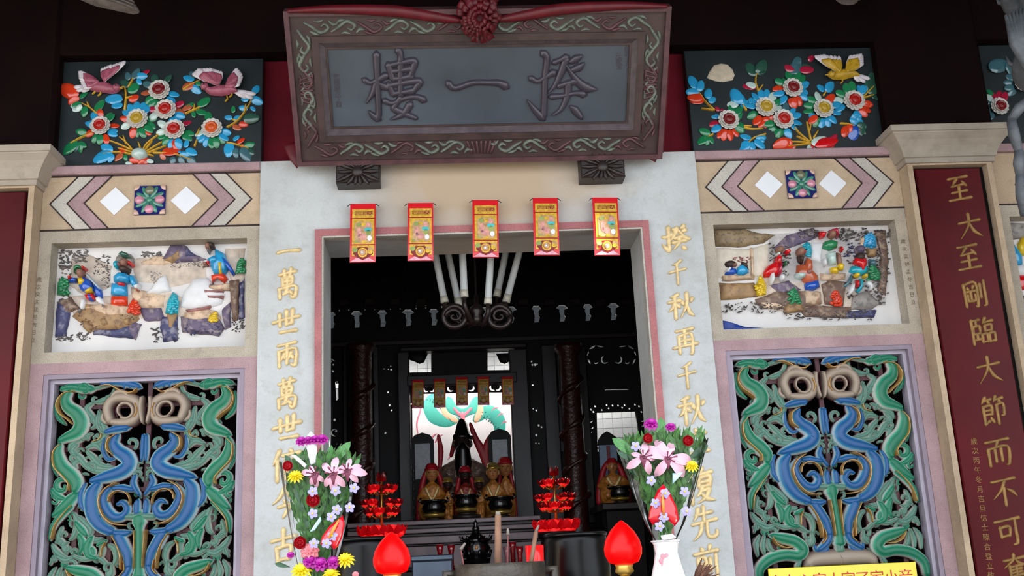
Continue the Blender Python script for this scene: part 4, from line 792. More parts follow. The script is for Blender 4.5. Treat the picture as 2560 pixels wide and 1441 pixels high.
# ------------------------------------------------------------------ brush characters
PROF = {'h': [.8, .62, .62, 1.0], 'v': [1.0, .8, .8, .85], 'p': [1.0, .95, .65, .2], 'n': [.35, .65, 1.1, 1.25, .25], 'd': [.35, .95, 1.15, .7], 'z': [.75, .75, .95, .85, .6]}
CH = {
 '一': 'h 8 55 40 48 92 50', '萬': 'h 20 18 80 12;v 38 5 40 26;v 64 2 60 24;v 32 30 34 54;z 32 32 68 28 66 52;h 35 42 66 40;h 34 53 66 51;v 50 28 50 76;v 20 62 22 92;z 20 64 80 58 80 88 70 93 62 86;p 50 66 38 80;h 36 80 62 74;d 58 70 68 82',
 '世': 'h 4 48 50 40 96 34;v 28 20 30 62;v 52 10 52 60;v 74 8 72 55;h 52 60 72 55;h 30 84 60 83 86 82', '兩': 'h 14 16 84 10;v 18 36 20 92;z 18 38 84 32 84 84 76 92 66 84;v 50 16 50 84;p 40 46 26 72;d 36 52 44 66;p 68 44 56 70;d 64 50 74 66',
 '今': 'p 50 6 30 36 4 54;n 50 10 70 36 98 52;d 44 44 56 52;z 26 64 70 60 58 78 44 96', '古': 'h 10 34 90 28;v 50 6 50 52;v 28 54 32 92;z 28 56 74 52 70 88;h 32 88 70 86', '千': 'p 74 8 50 18 26 22;h 6 48 94 42;v 50 18 50 96',
 '秋': 'p 42 6 26 12 12 14;h 4 32 50 28;v 28 12 28 94;p 28 34 18 54 2 66;d 32 40 46 54;d 56 30 60 46;p 96 26 88 40;p 76 6 72 50 46 94;n 74 48 82 76 98 92', '再': 'h 16 14 84 10;v 26 32 26 88;z 26 32 76 28 76 88 68 94;v 50 12 50 66;h 28 48 74 46;h 2 68 98 62',
 '先': 'p 30 8 24 26 10 40;h 20 26 80 22;v 50 4 50 48;h 4 50 96 44;p 40 50 32 76 4 94;z 60 48 60 84 76 92 94 86 94 74', '復': 'p 28 6 6 28;p 30 28 4 54;v 18 46 18 96;p 60 2 50 14 36 22;h 46 18 92 14;v 46 28 46 52;z 46 28 84 26 84 52;h 46 40 84 39;h 46 52 84 51;p 56 54 48 68 34 78;h 52 64 80 60;p 80 60 66 82 36 96;n 50 70 70 86 98 94',
 '前': 'd 32 4 40 16;p 68 2 60 16;h 6 22 94 18;v 20 36 20 94;z 20 38 46 36 46 88 40 92;h 20 54 46 52;h 20 68 46 66;v 64 38 64 74;z 86 30 86 60 86 90 76 94', '大': 'h 6 36 94 30;p 50 4 46 46 6 94;n 50 38 66 70 98 94', '至': 'h 10 12 90 8;p 46 14 22 40;h 20 42 76 36;d 64 24 82 44;h 18 66 82 62;v 50 44 50 92;h 4 94 96 90',
 '剛': 'v 8 12 10 94;z 8 14 58 10 58 90 50 94;d 20 22 26 34;p 48 20 40 34;h 16 40 52 38;v 34 40 34 70;v 20 52 20 74;z 20 74 50 72 50 50;v 74 16 74 66;z 92 4 92 50 92 90 82 96', '臨': 'v 8 8 8 94;h 8 10 40 8;v 12 32 12 58;z 12 32 38 30 38 56;h 12 58 38 56;h 8 80 42 76;v 26 10 26 32;v 26 58 26 78;p 66 4 50 26;h 58 20 94 16;v 60 32 60 52;z 60 32 86 30 86 50;h 60 50 86 49;v 46 62 46 90;z 46 62 66 61 66 90;h 46 89 66 88;v 74 62 74 90;z 74 61 96 60 96 89;h 74 89 96 88',
 '節': 'p 24 2 6 24;h 16 14 46 10;d 30 14 38 24;p 66 2 54 22;h 62 14 94 10;d 74 14 82 24;v 12 34 12 94;z 12 34 44 32 44 62;h 12 48 44 47;h 12 62 44 61;d 36 72 48 90;h 12 94 30 84;v 66 32 66 98;z 66 32 92 30 92 66 82 70', '而': 'h 4 12 96 8;p 52 12 46 24 38 32;v 12 36 12 92;z 12 36 88 32 88 86 78 94;v 38 36 38 80;v 62 36 62 80',
 '不': 'h 4 14 96 10;p 56 14 40 42 4 70;v 50 36 50 96;n 62 42 82 54 96 70', '可': 'h 2 14 98 10;v 20 34 22 66;z 20 36 56 34 54 64;h 22 64 54 62;z 80 12 80 50 80 88 64 94', '奪': 'h 10 18 90 14;p 50 2 44 20 8 40;n 54 18 70 32 96 38;v 30 36 30 70;h 30 40 78 38;h 32 50 74 48;h 32 60 74 58;h 28 70 84 67;v 54 38 54 70;h 8 82 92 78;z 62 72 62 84 62 94 50 98;d 34 84 42 92',
 '立': 'd 46 4 56 16;h 12 26 88 22;d 30 40 38 66;p 70 36 60 66;h 4 88 96 84', '信': 'p 26 6 4 48;v 18 34 18 96;d 60 4 68 14;h 36 22 96 18;h 46 38 86 36;h 46 52 86 50;v 48 66 50 94;z 48 68 86 66 84 92;h 50 90 84 88',
 '揆': 'v 26 2 26 28 24 92;p 22 95 10 80 2 68;h 6 38 18 40 36 29;h 42 12 55 8;p 55 8 44 36 28 60;n 60 16 72 38 88 54 98 57;p 80 2 66 12;p 84 18 68 25;h 46 49 70 43;h 38 66 82 60;p 60 44 58 68 38 94;d 68 84 80 96'}
def glyph(parent, ch, cx, cz, w, h, mt, y, wd=.1, ht=.012, jit=0.0, name='character'):
    b = MB(); fr = wallfr(y)
    for s in CH[ch].split(';'):
        k, *n = s.split(); n = [float(q) for q in n]
        pts = [(cx + (n[i] / 100 - .5) * w, cz + (.5 - n[i + 1] / 100 + .10 * (n[i] / 100 - .5)) * h) for i in range(0, len(n), 2)]
        if len(pts) == 2: pts = [pts[0], ((pts[0][0] + pts[1][0]) / 2, (pts[0][1] + pts[1][1]) / 2), pts[1]]
        pr = PROF[k]; b.stroke(pts, [q * wd * w for q in pr], ht * (.85 + .3 * random.random()), fr, 4)
    return child(name, b, mt, parent)
for ch, u, v, w, h in (('一', 721, 627, 66, 46), ('萬', 718, 710, 66, 82), ('世', 714, 805, 70, 72), ('兩', 717, 886, 62, 70), ('萬', 716, 985, 64, 80), ('世', 716, 1070, 72, 70), ('信', 716, 1162, 70, 80), ('今', 712, 1255, 66, 78), ('古', 708, 1365, 70, 84),
                       ('揆', 1691, 596, 78, 66), ('千', 1694, 680, 50, 70), ('秋', 1703, 765, 68, 70), ('再', 1714, 853, 64, 76), ('千', 1718, 938, 50, 72), ('秋', 1730, 1026, 70, 76), ('立', 1742, 1105, 64, 70), ('復', 1752, 1216, 72, 86), ('先', 1762, 1308, 66, 84), ('前', 1768, 1408, 66, 80)):
    p = at(u, v, -.03); k = px(-.03); glyph(wall_front, ch, p.x, p.z, w * k, h * k * 1.02, GOLDP, -.0215, .185, .012)
OLDG = mat('worn_gold_lettering', '#94703e', .55, metal=.2, var=.3, scale=30)
for ch, u, v in (('至', 2398, 470), ('大', 2425, 565), ('至', 2422, 642), ('剛', 2438, 735), ('臨', 2458, 828), ('大', 2473, 925), ('節', 2484, 1027), ('而', 2497, 1132), ('不', 2512, 1230), ('可', 2522, 1330), ('奪', 2540, 1425)):
    p = at(u, v, -.08); k = px(-.08); glyph(board_r, ch, p.x, p.z, 66 * k, 74 * k, OLDG, -.0755, .15, .008)
for i, ch in enumerate('歲次丙午冬月吉旦信士陳合登立敬獻'):
    p = at(2436 + i * 3.05, 1105 + i * 24, -.08)
    if p.z > 1.3: text('small_character', ch, .034, OLDG, board_r, (p.x, -.0758, p.z))
for i, ch in enumerate('歲次癸卯孟冬吉日立'):
    for x0, v0 in ((2258, 605), (98, 700)):
        p = at(x0 + i * (3.2 if x0 > 1000 else -2), v0 + i * 19, 0); text('small_character', ch, .026, mat('faded_brown_ink', '#6b5a44', .8), wall_right if x0 > 1000 else wall_left, (p.x, -.001, p.z), ext=.0004)

# ------------------------------------------------------------------ name plaque
yb = -.10
BL_, BR_ = at(752, 405, yb), at(1651, 388, yb); wB = (BR_ - BL_).length
lo, hi = -1.2, yb
for _ in range(40):
    ym = (lo + hi) / 2; wT = (at(1668, 14, ym) - at(711, 28, ym)).length
    if wT > wB: hi = ym
    else: lo = ym
TL_, TR_ = at(711, 28, ym), at(1668, 14, ym)
PX = (BR_ - BL_ + TR_ - TL_).normalized(); upv = ((TL_ + TR_) - (BL_ + BR_)) / 2; PZ = (upv - PX * upv.dot(PX)); PHt = PZ.length; PZ.normalize(); PN = PZ.cross(PX)   # PN points into the wall
if PN.y < 0: PN = -PN
PC = (TL_ + TR_ + BL_ + BR_) / 4; PW = wB; HW, HH = PW / 2, PHt / 2
print('plaque', ym, PW, PHt, PC[:], PN[:])
def plq(a, c, h): return PC + PX * a + PZ * c - PN * h
def plh(u, v, h=.0):
    d = ray(u, v); o = PC - PN * h; t = (o - CAM).dot(PN) / d.dot(PN); q_ = CAM + d * t - PC; return (q_.dot(PX), q_.dot(PZ))
plaque = thing('name_plaque', 'large dark hanging plaque with three brush characters in a carved frame above the door', 'plaque', PC - PZ * HH)
SLATE = mat('blue_black_lacquer', '#454e58', .38, var=.3, scale=2.2); FRAMEW = mat('worn_purple_brown_wood', '#40302f', .4, var=.35, scale=12); FRED = mat('faded_red_brown_wood', '#54363a', .45, var=.35, scale=14); LEADG = mat('lead_green_carving', '#636b60', .5, var=.4, scale=40)
def pslab(nm, a0, a1, c0, c1, h0, h1, mt, holes=(), par=None):
    b = MB().prism(rect(a0, a1, c0, c1), h1, h0, holes, fr=plq); return child(nm, b, mt, par or plaque)
mw, mi = .125, .155                         # carved border width, inner moulding
pslab('back_board', -HW, HW, -HH, HH, -.03, -.005, DARKW)
pslab('face_board', -HW + .1, HW - .1, -HH + .1, HH - .1, -.01, .002, SLATE)
pslab('carved_border', -HW, HW, -HH, HH, -.02, .03, FRAMEW, [rect(-HW + mw, HW - mw, -HH + mw, HH - mw)])
pslab('outer_moulding', -HW - .006, HW + .006, -HH - .006, HH + .006, -.03, .05, FRED, [rect(-HW + .018, HW - .018, -HH + .018, HH - .018)])
pslab('inner_moulding', -HW + mw - .012, HW - mw + .012, -HH + mw - .012, HH - mw + .012, -.01, .042, FRAMEW, [rect(-HW + mw + .02, HW - mw - .02, -HH + mw + .02, HH - mw - .02)])
b = MB()                                     # sloping bevel down to the face
o0, o1 = mw + .02, mw + .052
R0 = [(-HW + o0, -HH + o0), (HW - o0, -HH + o0), (HW - o0, HH - o0), (-HW + o0, HH - o0)]; R1 = [(-HW + o1, -HH + o1), (HW - o1, -HH + o1), (HW - o1, HH - o1), (-HW + o1, HH - o1)]
b.add([plq(*p_, .036) for p_ in R0] + [plq(*p_, .004) for p_ in R1], [(i, (i + 1) % 4, 4 + (i + 1) % 4, 4 + i) for i in range(4)]); child('bevel', b, mat('steel_grey_bevel', '#5a5155', .28, var=.25, scale=25), plaque)
pslab('bead', -HW + o1 - .006, HW - o1 + .006, -HH + o1 - .006, HH - o1 + .006, 0, .012, FRAMEW, [rect(-HW + o1 + .004, HW - o1 - .004, -HH + o1 + .004, HH - o1 - .004)])
# carved scrolls round the border: one vine unit repeated
fp = lambda h0: (lambda a, c, h: plq(a, c, h0 + h))
def vine(a0, c0, da, dc, flip, big=1.0):
    """scroll unit along (da,dc)"""
    n = Vector((-dc, da)) * flip; d = Vector((da, dc)); o = Vector((a0, c0)); R = .030 * big; b = MB()
    def pt(s, t): q_ = o + d * s + n * t; return (q_.x, q_.y)
    b.stroke([pt(-.075, -.022), pt(-.04, .0), pt(0, .026), pt(.035, .006), pt(.02, -.014), pt(.002, -.004)], [.010, .016, .018, .016, .013, .007], .014, fp(.028), 4)
    b.stroke([pt(-.05, .02), pt(-.03, .03), pt(-.008, .034)], [.006, .018, .004], .012, fp(.028), 3)
    b.stroke([pt(.04, -.03), pt(.058, -.012), pt(.08, -.016)], [.006, .02, .004], .012, fp(.028), 3)
    b.stroke([pt(-.03, -.03), pt(-.01, -.026), pt(.012, -.032)], [.005, .016, .004], .012, fp(.028), 3)
    return b
i = 0
for sgn in (-1, 1):
    c = sgn * (HH - .072); n = 13
    for k in range(n):
        a = -HW + .16 + (PW - .32) * k / (n - 1)
        if abs(a) < .1 and sgn == -1: continue
        child('carved_scroll', vine(a, c, 1 if a < 0 else -1, 0, 1 if k % 2 else -1), LEADG if (k + (sgn > 0)) % 3 else FRED, plaque)
    a = sgn * (HW - .072)
    for k in range(6):
        cc = -HH + .16 + (PHt - .32) * k / 5; child('carved_scroll', vine(a, cc, 0, 1 if cc < 0 else -1, 1 if k % 2 else -1), LEADG if k % 3 else FRED, plaque)
for s, ax in ((-1, 0), (1, 0), (0, -1)):      # fluted fans at the middle of the sides and of the bottom
    for k in range(7):
        t = -.06 + .02 * k
        if ax == 0: b = MB().stroke([(s * (HW - .04), t * .8), (s * (HW - .072), t), (s * (HW - .10), t * 1.15)], [.012, .013, .014], .012, fp(.028), 2)
        else: b = MB().stroke([(t * .8, -HH + .04), (t, -HH + .072), (t * 1.15, -HH + .10)], [.012, .013, .014], .012, fp(.028), 2)
        child('fluting', b, FRED, plaque)
INK = mat('black_raised_lacquer', '#3f3a45', .3, var=.12)
zp2, zp3 = ZM(3.2018, 700, 0), ZM(3.2018, 1200, 0)
BIG = {'樓': (zp2, 'v 772 435 776 560 785 760 790 900 780 945;p 785 950 745 925 712 885;h 675 640 735 660 850 605;p 772 655 745 740 690 825;d 800 665 830 690 860 705;v 945 400 965 440 965 490;v 868 520 885 580 900 630;z 890 520 980 500 1075 490 1060 560 1040 615;h 905 632 970 625 1050 612;h 900 572 970 562 1045 552;v 965 490 962 620 965 770;v 872 680 890 720 905 755;z 872 685 980 665 1115 650 1090 700 1060 735;h 905 750 980 738 1065 728;h 835 805 900 825 1000 785 1090 775 1150 800;z 965 780 925 840 915 870 990 905 1090 945;p 1040 835 1000 900 940 935 885 952'),
       '一': (zp3, 'h -255 665 -200 705 -60 662 60 660 150 665 205 690'),
       '揆': (zp3, 'v 505 425 535 470 520 620 515 800 510 930;p 500 945 440 880 380 800;h 405 625 460 650 520 620 590 580;h 595 500 640 480 690 460;p 690 470 650 580 600 680 545 740;n 690 520 735 590 800 670 860 705 935 712;d 815 445 770 470 725 495;d 830 505 790 540 735 560;h 630 690 690 668 770 650;h 570 775 660 765 760 745 830 755;p 705 665 700 760 650 870 575 920;d 725 850 760 880 810 940')}
for ch, (zz, s) in BIG.items():
    b = MB()
    for l in s.split(';'):
        k, *n = l.split(); n = [float(q_) for q_ in n]; pts = [plh(*zz(n[i], n[i + 1]), .004) for i in range(0, len(n), 2)]
        b.stroke(pts, [q_ * 74 / 3.2018 * px(-.3) * (1.12 if ch == '一' else 1) for q_ in PROF[k]], .018, fp(.002), 5)
    child('character', b, INK, plaque)
for s, u, v, dv in (('乾隆歲次丁酉', 841, 193, 14), ('嘉慶五年庚申', 1568, 120, 14), ('元聖宮', 1546, 140, 14)):
    for i, ch in enumerate(s):
        a, c = plh(u + i * 1.2, v + i * dv, .002); p = plq(a, c, .003)
        R = Matrix((PX, PZ, -PN)).transposed(); text('small_character', ch, .032, INK, plaque, p, R)
# two carved brackets that carry it
for u0, v0, u1, v1, lab in ((839, 390, 948, 455, 'left dark wooden bracket carved with a flower under the plaque'), (1454, 378, 1560, 442, 'right dark wooden bracket carved with a flower under the plaque')):
    a, c = at(u0, v1, -.14), at(u1, v0, -.14); br = thing('plaque_bracket', lab, 'bracket', ((a.x + c.x) / 2, -.02, a.z))
    child('block', MB().bbox(a.x, c.x, -.125, -.021, a.z, c.z + .004, .006), DARKW, br); mx, mz = (a.x + c.x) / 2, (a.z + c.z) / 2 - .01; w_ = c.x - a.x
    for k in range(14):
        t = k * 2 * PI / 14; e = 1 / max(abs(math.cos(t)) / (w_ * .48), abs(math.sin(t)) / (abs(c.z - a.z) * .48 + .003)); 
        child('petal', MB().stroke([(mx + .028 * math.cos(t), mz + .028 * math.sin(t)), (mx + (e + .03) * .5 * math.cos(t), mz + (e + .03) * .5 * math.sin(t)), (mx + e * math.cos(t), mz + e * math.sin(t))], [.01, .026, .012], .014, wallfr(-.124), 3), DARKW, br)
    child('flower_centre', MB().pillow(ell(mx, mz, .032, .032), -.124, .02), DARKW, br)
# red satin rosette and swags
ros = thing('satin_rosette', 'crumpled red satin rosette pinned at the top of the plaque', 'rosette', plq(0, HH, .08))
a, c = plh(1198, 38, .06); b = MB(); random.seed(3)
for ring, (R, n, hh) in enumerate(((.100, 17, .03), (.082, 15, .06), (.06, 12, .085), (.035, 8, .10))):
    for k in range(n):
        t = 2 * PI * (k + .5 * ring) / n + random.uniform(-.1, .1); r1 = R * random.uniform(.9, 1.12); q0, q1 = (a + .35 * r1 * math.cos(t), c + .35 * r1 * math.sin(t) * 1.15), (a + r1 * math.cos(t), c + r1 * math.sin(t) * 1.15)
        wv = .028 * random.uniform(.8, 1.3); t2 = t + PI / 2
        pts = []
        for f, ww, h_ in ((0, .35, hh - .02), (.5, .8, hh + .012), (.85, 1.1, hh + .016 * random.uniform(.4, 1.4)), (1, 1.0, hh - .002)):
            for e, zz_ in ((-.5, 0), (-.2, .010), (.1, -.004), (.5, .008)):
                x_, z_ = q0[0] + (q1[0] - q0[0]) * f + math.cos(t2) * e * wv * ww, q0[1] + (q1[1] - q0[1]) * f + math.sin(t2) * e * wv * ww; pts.append(plq(x_, z_, .05 + h_ + zz_))
        b.add(pts, [(r * 4 + j, r * 4 + j + 1, r * 4 + j + 5, r * 4 + j + 4) for r in range(3) for j in range(3)], None, True)
child('folds', b, CLOTH, ros); child('core', MB().ball(plq(a, c, .05), .075, .05, .08), CLOTH, ros)
random.seed(11)
child('tail', MB().stroke([(a, c + .05), (a - .03, c + .12), (a - .06, c + .2)], [.1, .14, .1], .03, fp(.05), 4), CLOTH, ros); child('tail', MB().stroke([(a, c + .05), (a + .05, c + .12), (a + .05, c + .2)], [.1, .14, .1], .03, fp(.05), 4), CLOTH, ros)
sw = thing('red_ribbon', 'red cloth ribbon draped along the top edge of the plaque with ends hanging behind it', 'ribbon', plq(0, HH, .05))
for s in (-1, 1):
    pts = [(a + s * .09, HH - .045), (a + s * .2, HH - .03), (a + s * .4, HH + .0), (s * (HW - .22), HH + .012), (s * (HW - .02), HH + .008)]
    child('swag', MB().stroke(pts, [.028, .05, .056, .04, .02], .024, fp(.045), 6), CLOTH, sw)
def rag(s, pts_px, y): child('ribbon_end', MB().pillow([P2(u, v, y) for u, v in pts_px], y + .01, .012, .7), CLOTH, sw)
rag(-1, ((740, 350), (706, 362), (724, 398), (742, 420), (752, 400)), -.09); rag(1, ((1614, 392), (1640, 404), (1648, 384), (1630, 386)), -.09)
child('hanging_tail', MB().stroke([plh(1668, 20, .0), plh(1662, 200, .0), plh(1652, 385, .0)], [.02, .03, .02], .012, lambda aa, cc, h: plq(aa + .012, cc, h - .035), 4), CLOTH, sw)
# ------------------------------------------------------------------ red packets over the door
FOILY = mat('yellow_gold_foil', '#d9ad3c', .25, metal=.3, var=.3, scale=60); FOILP = mat('pale_gold_foil', '#c29a72', .28, metal=.3, var=.35, scale=70); PKRED = mat('deep_red_print', '#7c0a10', .35); FPINK = mat('pink_foil', '#e0a0ae', .25, metal=.2, var=.2, scale=60); FTURQ = mat('turquoise_print', '#43b3b4', .4); FROSE = mat('rose_print', '#cf8f86', .4, var=.3, scale=60); FGREEN = mat('olive_green_print', '#8d9a4e', .4, var=.3)
def packet(label, p, w, h, tilt, group):
    """hanging red packet; parts are laid out on its face in fractions of its size"""
    t = thing('red_packet', label, 'red packet', p, group); R = Matrix.Rotation(tilt, 3, 'Y') @ Matrix.Rotation(-.04, 3, 'X'); O = Vector(p)
    def F(a, c, d): q_ = R @ Vector((a * w, -d, -c * h)); return O + q_
    def slab(nm, x0, x1, z0, z1, d, mt, par=None):
        b = MB().prism([(x0, z0), (x1, z0), (x1, z1), (x0, z1)], d, d - .0015, fr=F); return child(nm, b, mt, par or t)
    def poly(nm, pts, d, mt, par=None): return child(nm, MB().prism(pts, d, d - .0012, fr=F), mt, par or t)
    # the body bulges a little like stiff paper
    b = MB(); n = 8; v = []
    for i in range(n + 1):
        c = i / n; bow = .004 * math.sin(c * PI)
        v += [F(-.5, c, .002 + bow), F(.5, c, .002 + bow), F(.5, c, -.004), F(-.5, c, -.004)]
    b.add(v, [(i * 4 + k, i * 4 + (k + 1) % 4, i * 4 + 4 + (k + 1) % 4, i * 4 + 4 + k) for i in range(n) for k in range(4)] + [(0, 1, 2, 3), (n * 4 + 3, n * 4 + 2, n * 4 + 1, n * 4)]); child('sleeve', b, REDP, t)
    hd = slab('header', -.42, .44, .10, .25, .0065, FOILY)
    ct = slab('cartouche', -.32, .36, .14, .205, .008, PKRED, hd)
    for i, ch in enumerate('福賜官天'):
        q_ = F(-.24 + i * .17, .173, .0085); text('character', ch, w * .19, FOILY, ct, q_, R @ Matrix.Rotation(PI / 2, 3, 'X'), .0004)
    slab('rule', -.46, .46, .255, .265, .0066, PKRED)
    pc = slab('picture', -.42, .44, .27, .70, .0075, FOILY)
    poly('picture_ground', [(-.32, .36), (-.2, .315), (.24, .315), (.36, .36), (.36, .64), (.3, .68), (-.26, .68), (-.32, .64)], .009, FOILP, pc)
    for e, c, rx, rz, mt in ((-.16, .37, .11, .035, FGREEN), (.02, .365, .10, .032, FOILY), (.2, .385, .09, .04, FROSE), (-.14, .5, .085, .085, FROSE), (-.13, .56, .05, .04, FPINK), (.02, .58, .12, .06, FROSE), (.2, .455, .15, .035, FTURQ), (.22, .51, .1, .05, FGREEN), (.26, .6, .09, .045, TILEW), (-.26, .655, .06, .02, FGREEN), (.05, .66, .1, .02, FOILY)):
        poly('figure', ell(e, c, rx, rz * 1.0, 10), .0102, mt, pc)
    slab('rule', -.46, .46, .705, .715, .0066, PKRED)
    ft = slab('footer', -.42, .44, .72, .90, .0062, FOILY)
    poly('pendant', [(-.38, .86), (-.3, .79), (-.18, .75), (.16, .75), (.3, .79), (.4, .86), (.2, .93), (0, .955), (-.2, .93)], .0078, PKRED, ft)
    poly('coin', ell(0, .845, .19, .082, 18), .0095, FOILY, ft); poly('coin_rim', ell(0, .845, .13, .056, 16), .0107, MATS['rust_orange_enamel'], ft); poly('coin_face', ell(0, .845, .11, .047, 16), .0115, FOILP, ft)
    q_ = F(-.02, .845, .012); child('pearl', MB().ball(q_, w * .055), TILEW, ft)
    for s_ in (-1, 1): poly('leaf_print', ell(s_ * .3, .80, .11, .04, 10), .0095, FGREEN if s_ < 0 else FOILP, ft)
    poly('flower_print', ell(.29, .835, .09, .04, 10), .0105, FOILY, ft)
    poly('hem', [(-.48, .995), (-.22, .925), (0, .97), (.22, .925), (.48, .995)], .007, FPINK)
    for s_ in (-1, 1):
        q_ = F(s_ * .52, .01, 0); q2 = F(s_ * .62, .045, .0); child('wire_hook', MB().tube([F(s_ * .46, .006, .001), q_, q2], .0022, 5), LINE, t)
    return t
for u, v, w, h, lab in ((908, 510, 66, 156, 'red packet hanging over the door, nearest the left jamb'), (1051, 508, 66, 155, 'second red packet from the left over the door'), (1213, 501, 67, 154, 'middle red packet of the five hung over the door'), (1363, 496, 66, 154, 'fourth red packet from the left over the door'), (1512, 495, 67, 156, 'red packet nearest the right jamb, catching a patch of sun')):
    p = at(u, v, -.075); k = px(-.075); packet(lab, p, w * k, h * k * 1.03, .012 if u < 950 else (.02 if u < 1100 else .03), 'red packets over the doorway')

# ------------------------------------------------------------------ inside the hall
YS = 3.4; YB = 5.3
struct('wall_back', MB().box(-3.3, 3.3, YB, YB + .1, 0, 5.2), mat('pale_grout', '#8f979c', .8)); wall_back = bpy.data.objects['wall_back']
# glazed tiles of the back wall where openings show them
TILE = MB().bbox(-.0465, .0465, -.008, 0, -.0465, .0465, .002).mesh('tile', mat('white_wall_tile', '#dfe6ea', .25, var=.04)); TS = .096
for (u0, v0, u1, v1) in ((1485, 1020, 1605, 1135), (1015, 878, 1085, 938), (1214, 872, 1292, 930), (815, 772, 1605, 838), (1030, 1180, 1300, 1300)):
    a, c = at(u0, v1, YB), at(u1, v0, YB)
    for i in range(math.floor(a.x / TS), math.ceil(c.x / TS) + 1):
        for j in range(math.floor(a.z / TS), math.ceil(c.z / TS) + 1):
            if (i, j) in WM: continue
            WM[(i, j)] = 1; inst('wall_tile', TILE, wall_back, (i * TS, YB, j * TS))
# dragon mural behind the altar
mural = thing('dragon_mural', 'bright wall painting of a green dragon behind the altar statues', 'mural', (at(1160, 1200, YB).x, YB, 1.6))
a, c = at(1022, 1185, YB - .02), at(1298, 940, YB - .02)
child('ground', MB().box(a.x, c.x, YB - .03, YB - .009, a.z, c.z), mat('white_mural_ground', '#f0eef2', .5, var=.03), mural)
MTEAL = mat('mural_teal', '#3aa394', .5, var=.1); MPEACH = mat('mural_peach', '#eab596', .5, var=.1); MPINK = mat('mural_pink', '#d2788c', .5, var=.1); MDTEAL = mat('mural_dark_teal', '#1c6a64', .5)
def mst(nm, pts, wid, mt, h=.004, lift=0.0): child(nm, MB().stroke([P2(u, v, YB - .03) for u, v in pts], [q_ * px(YB) for q_ in wid], h, wallfr(YB - .03 - lift), 5), mt, mural)
mst('dragon_coil', [(1082, 990), (1072, 1012), (1085, 1042), (1115, 1055), (1140, 1050)], [14, 30, 34, 28, 18], MTEAL); mst('dragon_coil', [(1190, 1048), (1220, 1030), (1245, 1050), (1250, 1080)], [20, 34, 34, 26], MTEAL)
mst('belly_band', [(1100, 1005), (1115, 1035), (1140, 1052)], [10, 16, 12], MPEACH, lift=.004); mst('belly_band', [(1190, 1052), (1200, 1030), (1198, 1005)], [12, 18, 10], MPEACH, lift=.004)
mst('mane', [(1122, 1000), (1130, 1022), (1150, 1030)], [18, 28, 14], MTEAL, lift=.004); mst('mane', [(1190, 1000), (1182, 1022), (1165, 1030)], [18, 28, 14], MTEAL, lift=.004)
mst('face', [(1140, 1025), (1156, 1034), (1175, 1025)], [16, 24, 16], MTEAL, lift=.008); mst('snout', [(1135, 1022), (1156, 1040), (1178, 1022)], [6, 9, 6], MPINK, lift=.012); mst('tongue', [(1156, 1036), (1158, 1056)], [12, 8], MPINK, lift=.012)
b = MB()
for i in range(9):
    for j in range(3):
        for (x0, y0, x1, y1) in ((1076, 1000, 1128, 1054), (1206, 1032, 1250, 1076)):
            f = i / 8; q_ = P2(x0 + (x1 - x0) * f + (j - 1) * 8 * (1 - f * .5), y0 + (y1 - y0) * f ** (1.3 if x0 < 1100 else .8) + (j - 1) * 6 * f, YB - .035); b.pillow(ell(q_[0], q_[1], .008, .006, 6), YB - .0345, .003)
child('scales', b, MDTEAL, mural)['kind'] = 'stuff'
for pts in ([(1075, 1105), (1082, 1092), (1092, 1085)], [(1088, 1107), (1096, 1094), (1106, 1088)], [(1225, 1035), (1235, 1022), (1246, 1020)], [(1238, 1048), (1250, 1036), (1258, 1035)], [(1250, 1065), (1260, 1055), (1266, 1056)], [(1140, 1120), (1130, 1135), (1120, 1150)], [(1058, 1000), (1050, 1030), (1042, 1060), (1046, 1090)]): mst('flame', pts, [3, 5, 2], MPINK)
# added fill light: unseen strip behind the header board brightens mural and tiles
lamp = thing('added_strip_light', 'long unseen strip light added behind the altar screen to light the mural', 'lamp', (at(1155, 940, 4.9).x, 4.9, at(1155, 925, 4.2).z))
cx_, cz_ = at(1210, 950, 4.9).x, at(1210, 950, 4.9).z
child('tube', MB().tube([(cx_ - 1.5, 4.95, cz_), (cx_ + 1.5, 4.95, cz_)], .016, 10), mat('added_light_tube', '#ffffff', .5, emit='#fff6ee', estr=42), lamp); child('added_light_casing', MB().box(cx_ - 1.52, cx_ + 1.52, 4.925, 4.975, cz_ + .016, cz_ + .03), TILEW, lamp)
for s in (-1.3, 1.3): child('added_light_bracket', MB().box(cx_ + s - .012, cx_ + s + .012, 4.96, YB, cz_ + .02, cz_ + .05), GREYW, lamp)

# carved black screen with real openings
def prect(u0, v0, u1, v1, y=YS): a_, c_ = at(u0, v1, y), at(u1, v0, y); return rect(a_.x, c_.x, a_.z, c_.z)
def ppoly(pts, y=YS): return [P2(u, v, y) for u, v in pts]
def arc(cx, cy, r, w, a0, a1, n=7):
    o = [(cx + (r + w / 2) * math.cos(math.radians(a0 + (a1 - a0) * i / n)), cy - (r + w / 2) * math.sin(math.radians(a0 + (a1 - a0) * i / n))) for i in range(n + 1)]
    return o + [(cx + (r - w / 2 * math.sin(PI * i / n)) * math.cos(math.radians(a0 + (a1 - a0) * i / n)), cy - (r - w / 2 * math.sin(PI * i / n)) * math.sin(math.radians(a0 + (a1 - a0) * i / n))) for i in range(n - 1, 0, -1)]
def dot(cx, cy, r, n=7): return [(cx + r * math.cos(2 * PI * i / n + .3), cy + r * 1.2 * math.sin(2 * PI * i / n + .3)) for i in range(n)]
holes = []
